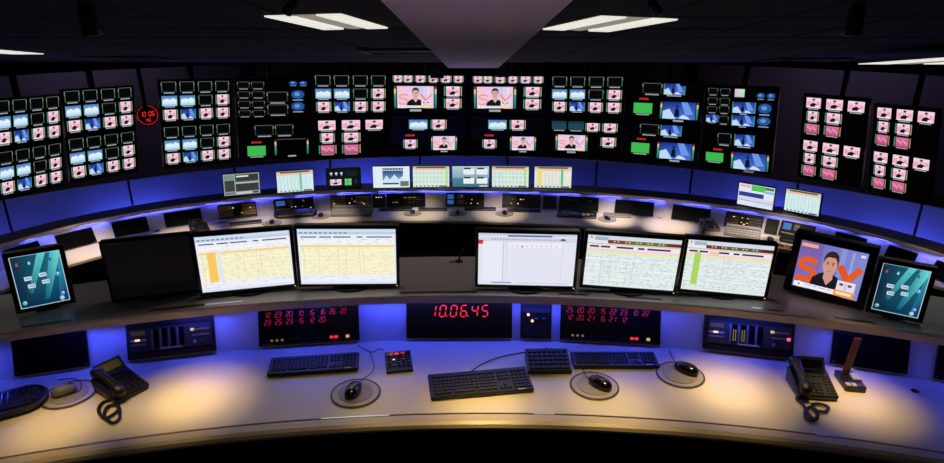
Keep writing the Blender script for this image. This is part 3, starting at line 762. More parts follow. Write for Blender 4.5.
def stage(c, x0, y0, x1, y1):
    X = lambda u: x0+(x1-x0)*u; Y = lambda v: y0+(y1-y0)*v
    c.rect(x0, y0, x1, y1, (20, 42, 124), (30, 66, 160), (74, 116, 204), (70, 112, 206))
    c.poly([(X(0), Y(1)), (X(0), Y(.55)), (X(.2), Y(.4)), (X(.42), Y(1))], (190, 215, 245)); c.poly([(X(.55), Y(0)), (X(.75), Y(0)), (X(.95), Y(.7)), (X(.7), Y(.75))], (110, 150, 230))
    c.poly([(X(.36), Y(.86)), (X(.38), Y(.45)), (X(.44), Y(.35)), (X(.5), Y(.45)), (X(.52), Y(.86))], (12, 18, 48)); c.disc(X(.44), Y(.27), (x1-x0)*.045, (y1-y0)*.1, (30, 34, 66), 10)
    c.poly([(X(.5), Y(.95)), (X(.62), Y(.72)), (X(.8), Y(.86)), (X(.86), Y(.98))], (205, 222, 246))
def bars(c, x0, y0, x1, y1, w=None):          # audio level columns either side of a tile
    w = w or (x1-x0)*.07; h = y1-y0
    for xa in (x0-w*1.5, x1+w*.5):
        c.rect(xa, y0+h*.34, xa+w, y1, (70, 168, 140), (40, 110, 96)); c.rect(xa, y0+h*.12, xa+w, y0+h*.34, (214, 198, 120)); c.rect(xa, y0, xa+w, y0+h*.12, (120, 60, 50))
def label_bar(c, x0, y0, x1, y1, k=.36):
    m = (x0+x1)/2; w = (x1-x0)*k; h = (y1-y0)*.09; c.rect(m-w, y1+h*.6, m+w, y1+h*1.7, (160, 164, 170))
def dark_tile(c, x0, y0, x1, y1, col=(96, 128, 106)):
    c.rect(x0, y0, x1, y1, (6, 7, 9)); h = y1-y0; w = x1-x0
    c.rect(x0, y0, x1, y0+h*.05, (96, 100, 92)); c.rect(x0, y0, x0+w*.035, y1, col); c.rect(x1-w*.035, y0, x1, y1, col); c.rect(x0+w*.1, y1-h*.04, x1-w*.1, y1, (70, 82, 80))
    for xa in (x0-w*.02, x1-w*.02): c.rect(xa, y0+h*.1, xa+w*.04, y0+h*.38, (140, 150, 118))
def tile(c, kind, x0, y0, x1, y1, lb=True, b=True):
    w = (x1-x0); l0 = c.l
    if kind == 'dark': dark_tile(c, x0, y0, x1, y1)
    elif kind == 'dim': dark_tile(c, x0, y0, x1, y1, (66, 70, 60))
    elif kind == 'sky': sky_tile(c, x0, y0, x1, y1)
    elif kind == 'teal': c.rect(x0, y0, x1, y1, (20, 44, 60), (48, 92, 108)); c.poly([(x0, y0+(y1-y0)*.7), (x0+w*.5, y0+(y1-y0)*.3), (x1, y0+(y1-y0)*.6), (x1, y1), (x0, y1)], (34, 70, 84))
    elif kind == 'man':
        if b: c.rect(x0-w*.02, y0, x0+w*.05, y1, (70, 150, 116)); c.rect(x1-w*.05, y0, x1+w*.02, y1, (150, 160, 110))
        man_small(c, x0+(w*.1 if b else 0), y0, x1-(w*.1 if b else 0), y1)
    elif kind == 'red':
        c.rect(x0-w*.02, y0, x0+w*.05, y1, (60, 150, 100)); c.rect(x1-w*.05, y0, x1+w*.02, y1, (150, 150, 90)); c.rect(x0+w*.1, y0, x1-w*.1, y1, (214, 110, 150), (190, 80, 120))
        for k in range(6): c.rect(x0+w*(.18+.11*k), y0+(y1-y0)*(.2+.12*(k % 3)), x0+w*(.25+.11*k), y0+(y1-y0)*(.5+.12*(k % 3)), (236, 160, 190))
    elif kind == 'stage': stage(c, x0, y0, x1, y1)
    elif kind == 'eye':
        c.rect(x0, y0, x1, y1, (8, 16, 34)); c.disc((x0+x1)/2, (y0+y1)/2, w*.46, (y1-y0)*.46, (40, 82, 156)); c.disc((x0+x1)/2-w*.05, (y0+y1)/2-.01, w*.2, (y1-y0)*.22, (96, 146, 206))
    elif kind == 'green': c.rect(x0, y0, x1, y1, (62, 184, 80))
    elif kind == 'redlabel':
        for k in range(6): c.rect(x0+w*(k/6), y0, x0+w*(k/6+.13), y1, (196, 44, 40))
    elif kind == 'pinkgreen': c.rect(x0, y0, x1, y1, (214, 190, 224), (190, 236, 200), (150, 220, 170), (226, 170, 220))
    elif kind == 'big': man_big(c, x0, y0, x1, y1)
    if b and kind in ('sky', 'stage'): c.rect(x0-w*.04, y0, x0, y1, (70, 150, 130)); c.rect(x1, y0, x1+w*.04, y1, (70, 150, 130))
    if lb and kind not in ('redlabel', 'pinkgreen'): label_bar(c, x0, y0, x1, y1, .36 if w < .3 else .16)
    c.l = l0
def G_half(c):
    kinds = ('dark dark dark dark', 'sky sky dark man', 'man stage man man')
    for r_, (ks, yc) in enumerate(zip(kinds, (.135, .455, .775))):
        for k, xc in zip(ks.split(), (.115, .37, .63, .885)): tile(c, k, xc-.1, yc-.115, xc+.1, yc+.115)
def P9_half(c):
    for r_, (a, b) in enumerate(((.07, .31), (.39, .62), (.70, .92))):
        for k, (x0, x1) in enumerate(((.03, .27), (.36, .62), (.70, .95))):
            if r_ and k == 2: continue
            s = .02 if (r_ == 1 and k == 0) else 0
            tile(c, 'red' if r_ == 2 else 'man', x0+s, a, x1-s, b, True, r_ > 0)
def many(c, L):
    for k, *q in L:
        big = k == 'big' or (k == 'stage' and q[2]-q[0] > .4)
        if big: bars(c, *q, w=(q[2]-q[0])*.055); c.l += 3
        tile(c, k, *q, True, not big)
D3U = [('dim', .01, .05, .17, .21), ('dim', .2, .05, .37, .21), ('dim', .01, .29, .17, .44), ('dim', .2, .29, .37, .44), ('dim', .01, .53, .17, .69), ('dim', .2, .53, .37, .69), ('dim', .01, .77, .17, .92), ('dim', .2, .77, .37, .92),
       ('dim', .41, .30, .70, .56), ('dim', .41, .63, .70, .88), ('eye', .72, .02, .845, .13), ('eye', .865, .02, .99, .13), ('eye', .745, .25, .95, .49), ('eye', .745, .56, .95, .80)]
D3L = [('dim', .22, .11, .48, .38), ('dim', .51, .11, .77, .38), ('redlabel', .16, .54, .31, .59), ('green', .1, .66, .36, .93)]
D5U = [('man', .03, .04, .16, .19), ('man', .165, .04, .29, .19), ('man', .32, .04, .46, .19), ('man', .495, .04, .625, .19), ('man', .655, .04, .80, .19), ('man', .83, .04, .96, .19), ('big', .08, .30, .565, .855), ('man', .71, .30, .94, .54), ('man', .71, .61, .94, .85)]
D5L = [('sky', .24, .10, .475, .34), ('man', .53, .1, .74, .34), ('redlabel', .18, .49, .31, .54), ('man', .15, .63, .34, .85), ('big', .56, .54, .865, .91)]
D7L = [('teal', .01, .1, .22, .33), ('teal', .25, .1, .475, .33), ('man', .50, .14, .70, .34), ('man', .74, .14, .95, .35), ('big', .1, .47, .5, .89), ('man', .725, .51, .94, .74)]
D8H = [('dim', .14, .05, .42, .31), ('stage', .46, .05, .75, .32), ('redlabel', .1, .43, .24, .48), ('green', .02, .56, .3, .83), ('stage', .46, .5, .93, .93)]
D9U = [('dim', .02, .05, .16, .2), ('dim', .2, .05, .34, .2), ('dim', .02, .28, .16, .43), ('dim', .2, .28, .34, .43), ('dim', .2, .47, .34, .64), ('dim', .02, .5, .16, .64), ('dim', .2, .72, .34, .9), ('stage', .01, .70, .18, .88), ('pinkgreen', .41, .05, .55, .24),
       ('eye', .72, .12, .84, .26), ('eye', .86, .12, .98, .26), ('stage', .40, .36, .71, .62), ('stage', .40, .68, .71, .93), ('eye', .75, .36, .95, .61), ('eye', .75, .68, .95, .9)]
D9L = [('dim', .2, .1, .4, .37), ('stage', .46, .1, .73, .38), ('redlabel', .14, .5, .28, .55), ('green', .03, .61, .3, .84), ('stage', .46, .55, .93, .97)]
def d3l(c):
    many(c, D3L); bars(c, .53, .52, .96, .93, .025); c.rect(.53, .5, .96, .512, (96, 96, 90)); label_bar(c, .53, .52, .96, .93, .14)

# ------------------------------------------------------------------ the wall of displays
NTH = ['first', 'second', 'third', 'fourth', 'fifth', 'sixth', 'seventh', 'eighth', 'ninth', 'tenth', 'eleventh', 'twelfth']
DPOSE = [(-6.389,8.855,1.272,72.9,9.9,3.2,0.986,1.428), (-5.577,9.288,1.367,57.4,9.0,2.4,0.990,1.393), (-4.171,9.417,1.492,40.9,7.4,3.5,0.995,1.335), (-2.929,9.197,1.590,26.0,6.2,3.2,1.000,1.199),
         (-1.728,8.920,1.686,17.8,5.6,2.1,1.000,1.215), (-0.588,8.460,1.785,5.6,6.3,1.1,1.000,1.124), (0.490,8.481,1.776,-4.9,7.1,-0.3,1.000,1.122), (1.645,8.976,1.674,-15.7,5.9,-1.2,1.000,1.191),
         (2.943,9.472,1.506,-25.5,3.6,-0.9,0.999,1.253), (4.057,9.397,1.409,-37.7,6.6,-2.4,0.996,1.318), (5.757,9.814,1.160,-58.0,7.5,-2.1,0.987,1.419), (6.756,9.581,1.023,-69.7,7.0,-3.4,0.984,1.442)]
U = lambda L: (lambda c: many(c, L))
DCONT = [(G_half, G_half)]*3+[(U(D3U), d3l), (G_half, P9_half), (U(D5U), U(D5L)), (U(D5U), U(D5L)), (G_half, U(D7L)), (U(D8H), U(D8H)), (U(D9U), U(D9L)), (P9_half, P9_half), (P9_half, P9_half)]
DDESC = [('twelve small feeds in a grid',)*2]*3+[('dark feeds and blue globes', 'one green tile beside a dark feed'), ('twelve small feeds in a grid', 'seven pink feeds of a presenter'),
         ('a large picture of a presenter', 'pink presenter and small blue feeds'), ('a large picture of a presenter', 'pink presenter and small blue feeds'), ('twelve small feeds in a grid', 'a large presenter at lower left'),
         ('a green tile and a blue stage',)*2, ('dark feeds and blue stages', 'a green tile and large blue stage'), ('seven pink feeds of a presenter',)*2, ('seven pink feeds of a presenter',)*2]
def pose(yaw, lean, roll):
    return Matrix.Rotation(R(yaw), 4, 'Z') @ Matrix.Rotation(R(lean), 4, 'X') @ Matrix.Rotation(R(roll), 4, 'Y')
for i, (x, y, z, yw, ln, rl, w, h) in enumerate(DPOSE):
    rot = pose(yw, ln, rl); base = Matrix.Translation((x, y, z)) @ rot
    for k in range(2):
        c = base @ Vector((0, 0, h/4*(1-2*k)))
        o = thing('wall_display', '%s wall display, %s column from the left, with %s' % (('upper', 'lower')[k], NTH[i], DDESC[i][k]), 'display', c, 0, 'black multiview wall displays')
        o.rotation_euler = rot.to_euler()
        W_, H_ = w+.05, h/2-.004
        MB().rbox((0, .055, 0), (W_-.1, .05, H_-.1), .02, .01, 2).build('rear_housing', M_black, o)
        MB().rbox((0, .02, 0), (W_, .05, H_), .006, .004, 1).build('housing', M_black, o)
        bz = MB(); e = .012
        for cx, cz, ww, hh in ((0, H_/2-e/2, W_, e), (0, -H_/2+e/2, W_, e), (-W_/2+e/2, 0, e, H_-2*e), (W_/2-e/2, 0, e, H_-2*e)): bz.box((cx, -.0085, cz), (ww-.004, .009, hh-.004 if hh > e else hh))
        bz.build('bezel', M_blackg, o)
        cb = CB(w, h/2-2*e-.006, Matrix.Translation((0, -.006, 0))); DCONT[i][k](cb); cb.build('screen', o)
    m = thing('display_mount', 'black ceiling pole and rail carrying the %s column of wall displays' % NTH[i], 'mount', base @ Vector((0, .14, 0)))
    inv = Matrix.Translation(m.location).inverted()
    top = base @ Vector((0, .14, h*.42))
    MB(inv @ base).box((0, .105, 0), (.34, .045, h*.9)).build('rail', M_black, m)
    pz = inv @ top; n = rot.to_3x3() @ Vector((0, 1, 0)); n.z = 0
    bp = pz+Vector((n.x, n.y, 0))*.03
    MB().cyl((bp.x, bp.y, bp.z-.3), (bp.x, bp.y, 3.098-m.location.z), .045, n=12).build('pole', M_black, m, True)
    MB().lathe([(.11, 3.085-m.location.z), (.11, 3.099-m.location.z)], 16, (bp.x, bp.y, 0)).build('ceiling_flange', M_black, m)

# round red clock between the second and third columns
r = ray(147.5, 115); y = 9.1; p = Vector((r.x/r.y*y, y, CAMZ+r.z/r.y*y)); yaw = R(40)
o = thing('wall_clock', 'round black clock with a ring of red dots and red digits 10 06 45', 'clock', p, yaw)
MB(Matrix.Rotation(PI/2, 4, 'X')).lathe([(.15, -.04), (.155, -.03), (.155, .0), (.148, .006), (.001, .006)], 40).build('case', M_blackg, o)
dt = MB()
for k in range(60):
    a = 2*PI*k/60
    if k in (57, 58, 59, 0, 1, 54, 50): continue
    dt.box((.136*math.sin(a), -.009, .136*math.cos(a)), (.008, .004, .008))
dt.build('ring_dot', M_red, o, kind='stuff')
for t, dx_, dz_, hh in (('10', -.105, -.015, .062), ('06', .015, -.015, .062), ('45', -.035, -.10, .05)):
    digits(MB(), t, dx_, dz_, hh, -.009, .1, .16, .34).build('red_number', M_red, o)
MB().cyl((0, .07, -.1), (0, .07, 3.098-p.z), .03, n=10).build('pole', M_black, o)
MB().box((0, .05, 0), (.1, .04, .2)).build('bracket', M_black, o)

# loudspeakers hung above the displays
for px, py, y, s, lab in ((248, 64, 8.9, .22, 'dark loudspeaker hung above the fourth display column'), (437, 67, 8.32, .18, 'dark loudspeaker left of the tip of the pale beam'),
                          (503, 66, 8.32, .18, 'dark loudspeaker right of the tip of the pale beam'), (690, 73, 9.3, .24, 'dark loudspeaker hung above the ninth display column, rightmost of four')):
    r = ray(px, py); p = Vector((r.x/r.y*y, y, CAMZ+r.z/r.y*y)); yaw = -math.atan2(p.x, p.y)
    o = thing('loudspeaker', lab, 'loudspeaker', p, yaw, 'loudspeakers above the displays'); h = s*1.5
    MB().rbox((0, 0, 0), (s, s*.9, h), .012, .006, 2).build('cabinet', M_black, o)
    fx = Matrix.Translation((0, -s*.45, 0)) @ Matrix.Rotation(PI/2, 4, 'X')
    MB(Matrix.Translation((0, 0, -h*.17)) @ fx).lathe([(s*.40, 0), (s*.40, .006), (s*.36, .006), (s*.33, .002), (s*.12, -.004+.006), (s*.09, .008), (.001, .010)], 28).build('woofer', M_panelface, o, True)
    MB(Matrix.Translation((0, 0, h*.31)) @ fx).lathe([(s*.2, 0), (s*.2, .005), (s*.16, .005), (s*.08, .003), (.001, .008)], 20).build('tweeter', M_panelface, o, True)
    MB().cyl((0, s*.2, h/2-.005), (0, s*.2, 3.098-p.z), .018, n=10).build('hanger', M_black, o)

# ------------------------------------------------------------------ desk monitors
def ui_rows(c, x0, x1, y0, y1, n, cols, dash=(150, 150, 160), gap=(250, 250, 252), frac=.35):
    c.l += 1; c.hold = True; l0 = c.l
    for k in range(n):
        c.l = l0; a = y0+(y1-y0)*k/n; b = y0+(y1-y0)*(k+1)/n; c.rect(x0, a, x1, b-(b-a)*.12, cols[k % len(cols)])
        x = x0+.01; c.l = l0+1
        while x < x1-.03:
            wd = random.uniform(.015, .06)
            if random.random() < frac: c.rect(x, a+(b-a)*.36, min(x+wd, x1), a+(b-a)*.56, dash)
            x += wd+random.uniform(.008, .05)
    c.hold = False; c.l = l0+1
def sheet_yellow(c, col=True):
    c.rect(0, 0, 1, 1, (232, 236, 248)); c.rect(0, 0, 1, .045, (206, 222, 240)); c.rect(0, .05, 1, .10, (188, 208, 226))
    for k in range(10): c.rect(.02+.05*k, .06, .05+.05*k, .085, (120, 140, 170))
    for a, b in ((.03, .19), (.22, .34), (.36, .54), (.60, .66), (.70, .96)): c.rect(a, .135, b, .155, (52, 58, 98))
    ui_rows(c, .02, .98, .17, .29, 3, [(240, 241, 248), (246, 246, 242)], (178, 180, 190))
    c.rect(.02, .29, .98, .325, (246, 212, 130))
    ui_rows(c, .02, .98, .33, .83, 14, [(248, 240, 196), (250, 244, 206)], (206, 196, 150), frac=.5)
    for x in (.05, .2, .40, .48, .62, .66): c.rect(x, .29, x+.006, .83, (226, 214, 180))
    if col: c.rect(.10, .29, .19, .83, (247, 200, 96)); c.rect(.2, .29, .245, .83, (226, 230, 240))
    ui_rows(c, .02, .98, .84, .95, 3, [(238, 240, 248)], (178, 184, 196)); c.rect(0, .96, 1, 1, (222, 226, 240))
def doc_white(c):
    c.rect(0, 0, 1, 1, (226, 228, 242)); c.rect(0, 0, 1, .05, (200, 208, 230)); c.rect(.3, .035, .75, .065, (84, 104, 164)); c.rect(0, .075, 1, .16, (214, 216, 228))
    for k in range(26): c.rect(.13+.03*k, .10, .145+.03*k, .13, (160, 164, 180))
    c.rect(.84, .09, .88, .125, (40, 44, 56)); c.rect(0, .13, .05, .21, (206, 52, 52)); c.rect(.3, .17, .86, .27, (236, 236, 246))
    c.rect(.045, .16, .25, .93, (232, 234, 246)); c.rect(.25, .16, .262, .93, (200, 202, 218)); c.rect(.29, .16, .296, .93, (206, 208, 222)); c.rect(.86, .16, .866, .93, (206, 208, 222))
    for k in range(10): c.rect(.34+.05*k, .23, .352+.05*k, .245, (150, 154, 172))
    c.rect(.44, .235, .455, .26, (30, 30, 40)); c.rect(.14, .94, .35, .965, (150, 146, 190)); c.rect(.4, .945, .95, .965, (206, 208, 226))
def rundown(c, red=(112, 44, 34), grn=(70, 120, 60), green_col=None, tint=0):
    c.rect(0, 0, 1, 1, (226, 234, 242)); c.rect(0, 0, 1, .085, (212, 220, 230)); c.rect(.02, .03, .06, .075, (240, 240, 240)); c.disc(.04, .05, .012, .018, (214, 96, 40)); c.rect(.08, .03, .22, .1, (160, 184, 190))
    c.rect(.22, .085, 1, .15, red); c.rect(.43, .09, .86, .145, grn)
    for k in range(16): c.rect(.24+.04*k, .1, .262+.04*k, .125, (214, 190, 120) if k % 3 else (150, 60, 40))
    c.rect(0, .155, 1, .175, (230, 180, 150))
    c.rect(0, .18, 1, .255, (236, 230, 240))
    for a, b in ((.03, .13), (.15, .25), (.32, .5), (.55, .62), (.65, .9)): c.rect(a, .2, b, .235, (46, 48, 96))
    c.rect(0, .26, 1, .31, (246, 214, 204)); c.rect(0, .315, 1, .36, (226, 236, 180))
    ui_rows(c, 0, 1, .36, .97, 15, [(224, 240, 236), (222, 230, 244), (234, 240, 230), (216, 232, 240), (228, 236, 214)], (150, 164, 196), frac=.62)
    for x in (.17, .27, .45, .52): c.rect(x, .27, x+.006, .97, (196, 204, 216))
    if green_col: c.rect(green_col, .24, green_col+.075, .88, (170, 214, 92)); c.rect(green_col+.17, .2, green_col+.28, .28, (246, 200, 170))
def teal_desktop(c):
    c.rect(0, 0, 1, 1, (14, 40, 70), (28, 110, 130), (10, 60, 92), (8, 28, 58))
    c.poly([(.55, 0), (.72, 0), (.30, .75), (.22, .7)], [(90, 200, 200), (90, 210, 205), (30, 110, 130), (20, 84, 110)])
    c.poly([(.80, 0), (.98, 0), (.98, .12), (.60, .9), (.50, .9)], [(70, 180, 190), (110, 220, 214), (90, 200, 200), (20, 100, 124), (14, 80, 110)])
    c.poly([(.93, .2), (1, .1), (1, .7), (.8, .95)], [(50, 150, 170), (50, 150, 170), (20, 90, 130), (14, 70, 110)])
    for x, y in ((.27, .45), (.57, .42), (.31, .60), (.60, .56)):
        c.rect(x-.075, y-.04, x+.075, y+.035, (206, 226, 232)); c.rect(x-.055, y-.016, x+.02, y+.012, (120, 160, 180)); c.rect(x+.03, y-.025, x+.06, y+.02, (120, 150, 190))
    for x, y, q in ((.12, .16, (180, 70, 60)), (.36, .16, (150, 200, 206)), (.58, .14, (120, 150, 170)), (.78, .15, (70, 90, 100))):
        c.poly([(x, y-.045), (x+.03, y), (x+.02, y+.03), (x-.02, y+.03), (x-.03, y)], q)
    for x, y, q in ((.10, .9, (80, 170, 170)), (.86, .45, (80, 150, 210)), (.88, .84, (90, 120, 210)), (.85, .93, (150, 200, 220))):
        c.disc(x, y, .05, .045, q, 10); c.disc(x+.015, y-.012, .02, .02, (190, 220, 236), 8)
    c.frame(0, 0, 1, 1, .012, (176, 206, 220))
def black_screen(c): c.rect(0, 0, 1, 1, (7, 7, 9)); c.rect(.06, .03, .2, .045, (26, 26, 30))
def tv(c): c.rect(0, 0, 1, 1, (4, 4, 6)); man_big(c, 0, 0, 1, 1, False)
def ui_dark(c):
    c.rect(0, 0, 1, 1, (150, 160, 158)); c.rect(.03, .06, .30, .27, (120, 140, 136)); c.rect(.33, .05, .97, .38, (52, 58, 54)); c.rect(.36, .1, .7, .17, (222, 224, 200)); c.rect(.33, .34, .97, .40, (84, 92, 84))
    c.rect(.03, .30, .30, .82, (58, 66, 62)); c.rect(.33, .48, .97, .84, (54, 60, 58)); c.rect(.33, .42, .97, .47, (180, 186, 184))
    c.rect(.03, .86, .30, .97, (110, 120, 116)); c.rect(.80, .88, .95, .96, (44, 60, 70))
    for k in range(7): c.rect(.36+.06*k, .87, .40+.06*k, .96, (214, 220, 216))
def rundown_small(c, cols, gc=None, bottom=True):
    c.rect(0, 0, 1, 1, (206, 226, 226)); c.rect(0, 0, 1, .07, (160, 170, 160)); c.rect(.1, .03, .9, .1, (96, 84, 56)); c.rect(0, .1, 1, .2, (236, 190, 170))
    ui_rows(c, 0, 1, .2, .9, 10, cols, (166, 196, 186), frac=.3)
    for k in range(8): c.rect(.1*k+.08, .2, .1*k+.095, .9, (180, 210, 214))
    if gc: 
        for x, w_, q in gc: c.rect(x, .12, x+w_, .9, q)
    if bottom:
        for k in range(7): c.rect(.08+.11*k, .92, .12+.11*k, .98, (70, 80, 80))
        c.rect(.72, .93, .95, .99, (60, 70, 76))
def multiview(c):
    c.rect(0, 0, 1, 1, (8, 16, 20))
    for k in range(3): c.disc(.14+.15*k, .24, .04, .07, (200, 206, 226), 8); c.rect(.12+.15*k, .28, .16+.15*k, .36, (130, 150, 190))
    c.rect(.55, .1, .9, .42, (18, 30, 30)); man_small(c, .1, .55, .43, .85); c.rect(.53, .54, .73, .88, (96, 206, 120)); c.rect(.61, .54, .63, .88, (50, 130, 80)); c.rect(.53, .70, .73, .72, (50, 130, 80)); c.rect(.82, .6, .9, .82, (30, 44, 44))
def photo_page(c):
    c.rect(0, 0, 1, 1, (222, 236, 244)); c.rect(.26, .08, .82, .17, (20, 24, 40))
    for k in range(7): c.rect(.29+.075*k, .105, .33+.075*k, .145, (206, 214, 226))
    c.rect(.26, .2, .82, .84, (38, 70, 130), (130, 180, 220))
    c.poly([(.26, .7), (.36, .42), (.46, .62), (.58, .38), (.70, .6), (.82, .44), (.82, .84), (.26, .84)], (206, 226, 240)); c.rect(.26, .78, .7, .85, (28, 56, 60)); c.rect(.74, .7, .97, .94, (94, 120, 110))
def four_boxes(c):
    c.rect(0, 0, 1, 1, (176, 202, 214), (84, 132, 154)); c.rect(0, .56, 1, 1, (80, 134, 152), (60, 110, 134))
    for x, y in ((.3, .12), (.66, .12), (.3, .56), (.66, .56)): c.rect(x, y, x+.3, y+.28, (232, 238, 242)); c.rect(x+.02, y-.04, x+.2, y+.03, (24, 30, 36))
    c.rect(.74, .92, .96, .98, (210, 226, 232))
def schedule(c):
    c.rect(0, 0, 1, 1, (226, 230, 244)); c.rect(.04, .05, .34, .16, (228, 180, 190)); c.rect(.36, .02, .74, .28, (86, 196, 76)); c.rect(.74, .04, .98, .16, (60, 130, 90)); c.rect(.72, .2, .98, .32, (140, 190, 230))
    c.rect(.02, .38, .72, .58, (48, 62, 140)); c.rect(.02, .62, .98, .7, (206, 210, 230)); c.rect(.02, .74, .98, .78, (150, 160, 196)); c.rect(.5, .82, .96, .9, (206, 220, 226))

def monitor(label, ps, z0, paint, group, bez=.015, chin=.014, depth=.035, foot=True, led=True, m=M_black):
    x, y, z, yw, ln, rl, w, h = ps
    yaw = R(yw); o = thing('monitor', label, 'monitor', (x, y, z0), yaw, group)
    xf = Matrix.Translation((0, 0, z-z0)) @ Matrix.Rotation(R(ln), 4, 'X') @ Matrix.Rotation(R(rl), 4, 'Y')
    W_, H_ = w+2*bez, h+bez+chin; cz = (bez-chin)/2
    MB(xf).rbox((0, depth/2+.004, cz), (W_, depth, H_), .006, .004, 2).build('housing', m, o)
    b = MB(xf)
    for cx, c2, ww, hh in ((0, h/2+bez/2, W_, bez), (0, -h/2-chin/2, W_, chin), (-w/2-bez/2, 0, bez, h), (w/2+bez/2, 0, bez, h)): b.rbox((cx, 0, c2), (ww, .012, hh), .002, .002, 1)
    b.build('bezel', M_blackg, o)
    cb = CB(w, h, xf @ Matrix.Translation((0, .001, 0))); paint(cb); cb.build('screen', o)
    if led: MB(xf).box((w/2+bez*.2, -.0065, -h/2-chin*.55), (.006, .002, .003)).build('power_lamp', M_org, o)
    if foot:
        zc = z-z0
        MB().rbox((0, depth+.035, (zc*.9)/2+.006), (.06, .024, zc*.9), .006, .003, 2).build('stand_neck', M_black, o)
        MB().box((0, depth+.018, zc*.8), (.07, .04, .07)).build('stand_hinge', M_black, o)
        el = MB(); rr = min(.085, w*.25)
        el.rings([[(rr*s*math.cos(2*PI*k/28), depth*.9+.72*rr*s*math.sin(2*PI*k/28), zz) for k in range(28)] for s, zz in ((1, 0), (1, .004), (.96, .007))])
        el.build('stand_base', m, o)
    return o
MPOSE = [(-1.937,2.540,2.022,33.9,-1.3,0.7,0.187,0.246), (-1.496,2.660,2.030,14.2,-2.9,-1.4,0.368,0.274), (-1.069,2.706,2.040,14.6,1.2,0.3,0.418,0.282), (-0.595,2.750,2.045,4.0,2.6,1.5,0.459,0.290), (0.260,2.728,2.038,-1.6,5.0,0.7,0.460,0.277),
         (0.753,2.704,2.033,-6.1,4.4,1.9,0.428,0.268), (1.193,2.672,2.021,-8.1,-0.8,2.2,0.382,0.253), (1.654,2.638,2.025,-36.5,0.2,1.7,0.273,0.236), (1.866,2.449,2.010,-30.1,-0.7,1.0,0.174,0.223)]
GM = 'monitors on the front desk shelf'
zf = FS+.0015
monitor('small portrait touch monitor with a teal desktop, at the left end of the front shelf', MPOSE[0], zf, teal_desktop, GM, .020, .018, led=False)
monitor('switched-off black monitor on the front shelf, next to the left portrait monitor', MPOSE[1], zf, black_screen, GM, .010, .014, led=False)
monitor('monitor with a yellow spreadsheet and an orange column, left of centre', MPOSE[2], zf, lambda c: sheet_yellow(c, True), GM)
monitor('monitor with a pale yellow spreadsheet without an orange column, left of the empty gap', MPOSE[3], zf, lambda c: sheet_yellow(c, False), GM)
monitor('monitor with an almost blank white page and a red square, right of the empty gap', MPOSE[4], zf, doc_white, GM)
monitor('monitor with a blue-striped running list under a red and green header', MPOSE[5], zf, lambda c: rundown(c), GM)
monitor('monitor with a running list crossed by a bright green column', MPOSE[6], zf, lambda c: rundown(c, (90, 36, 30), (60, 92, 80), .10), GM)
monitor('thick-framed monitor showing a man in a black shirt before orange letters', MPOSE[7], zf, tv, GM, .034, .030, .05, led=False)
monitor('small portrait touch monitor with a teal desktop, at the right end of the front shelf', MPOSE[8], zf, teal_desktop, GM, .020, .018, led=False)
BPOSE = [(-2.820,7.336,1.124,29.1,1.0,2.6,0.421,0.267), (-2.202,7.473,1.122,22.3,2.4,1.6,0.440,0.272), (-1.638,7.667,1.109,14.3,3.9,1.1,0.423,0.255), (-1.028,7.669,1.123,6.4,2.9,0.9,0.463,0.282), (-0.523,7.694,1.122,3.9,3.7,0.7,0.463,0.280),
         (-0.017,7.690,1.123,-0.4,4.3,-0.0,0.469,0.282), (0.489,7.683,1.122,-4.9,4.3,-0.7,0.467,0.281), (1.031,7.660,1.123,-6.8,3.8,-0.9,0.466,0.282), (3.262,6.838,1.118,-45.6,0.1,-1.6,0.404,0.256), (3.677,6.599,1.122,-54.8,-2.1,-4.0,0.388,0.249)]
SA = [(206, 238, 232), (214, 234, 240)]; SB = [(236, 240, 206), (200, 232, 214), (210, 226, 236)]; SC_ = [(240, 234, 216), (236, 226, 222)]
BL = [('back-row monitor with a dark grey editing window, leftmost on the rear ledge', ui_dark), ('back-row monitor with a pale teal table, second from the left on the rear ledge', lambda c: rundown_small(c, SA, [(.62, .06, (120, 200, 150))])),
      ('dark back-row monitor with a small pink picture and a green tile', multiview), ('back-row monitor with a white page and a blue mountain photograph', photo_page),
      ('back-row monitor with a pale table, between mountain page and four white boxes', lambda c: rundown_small(c, SB, [(.9, .06, (170, 226, 130))])), ('back-row monitor with four white boxes on a pale blue desktop', four_boxes),
      ('back-row monitor with a green-edged table, just right of the four white boxes', lambda c: rundown_small(c, SB, [(.88, .05, (160, 220, 120)), (.2, .03, (190, 220, 236))])), ('back-row monitor with yellow and green columns, rightmost of the middle group', lambda c: rundown_small(c, SC_, [(.1, .1, (240, 218, 120)), (.72, .05, (70, 190, 110))])),
      ('back-row monitor with a bright green block and a navy bar, on the right', schedule), ('back-row monitor with a pale table, rightmost on the rear ledge', lambda c: rundown_small(c, SA))]
for ps, (lab, fn) in zip(BPOSE, BL): monitor(lab, ps, BS+.001, fn, 'monitors on the rear ledge', .008, .004, .03, led=False)
# cable on the front shelf in the gap between the monitors
p = at(459, 262, FS)+LIFT*2
o = thing('cable_stub', 'short black cable standing up from the shelf in the gap between the monitors', 'cable', p)
MB().lathe([(.02, 0), (.02, .006), (.008, .009)], 14).build('grommet', M_black, o)
MB().tube(smooth_path([(0, 0, .002), (.004, .0, .03), (.018, .01, .055), (.03, .03, .075)]), .0045).build('cable', M_cable, o, True)
MB().tube(smooth_path([(.004, 0, .006), (-.03, -.01, .004), (-.05, -.02, .004)]), .003).build('cable_tail', M_cable, o, True)
p = at(239, 309, FR)

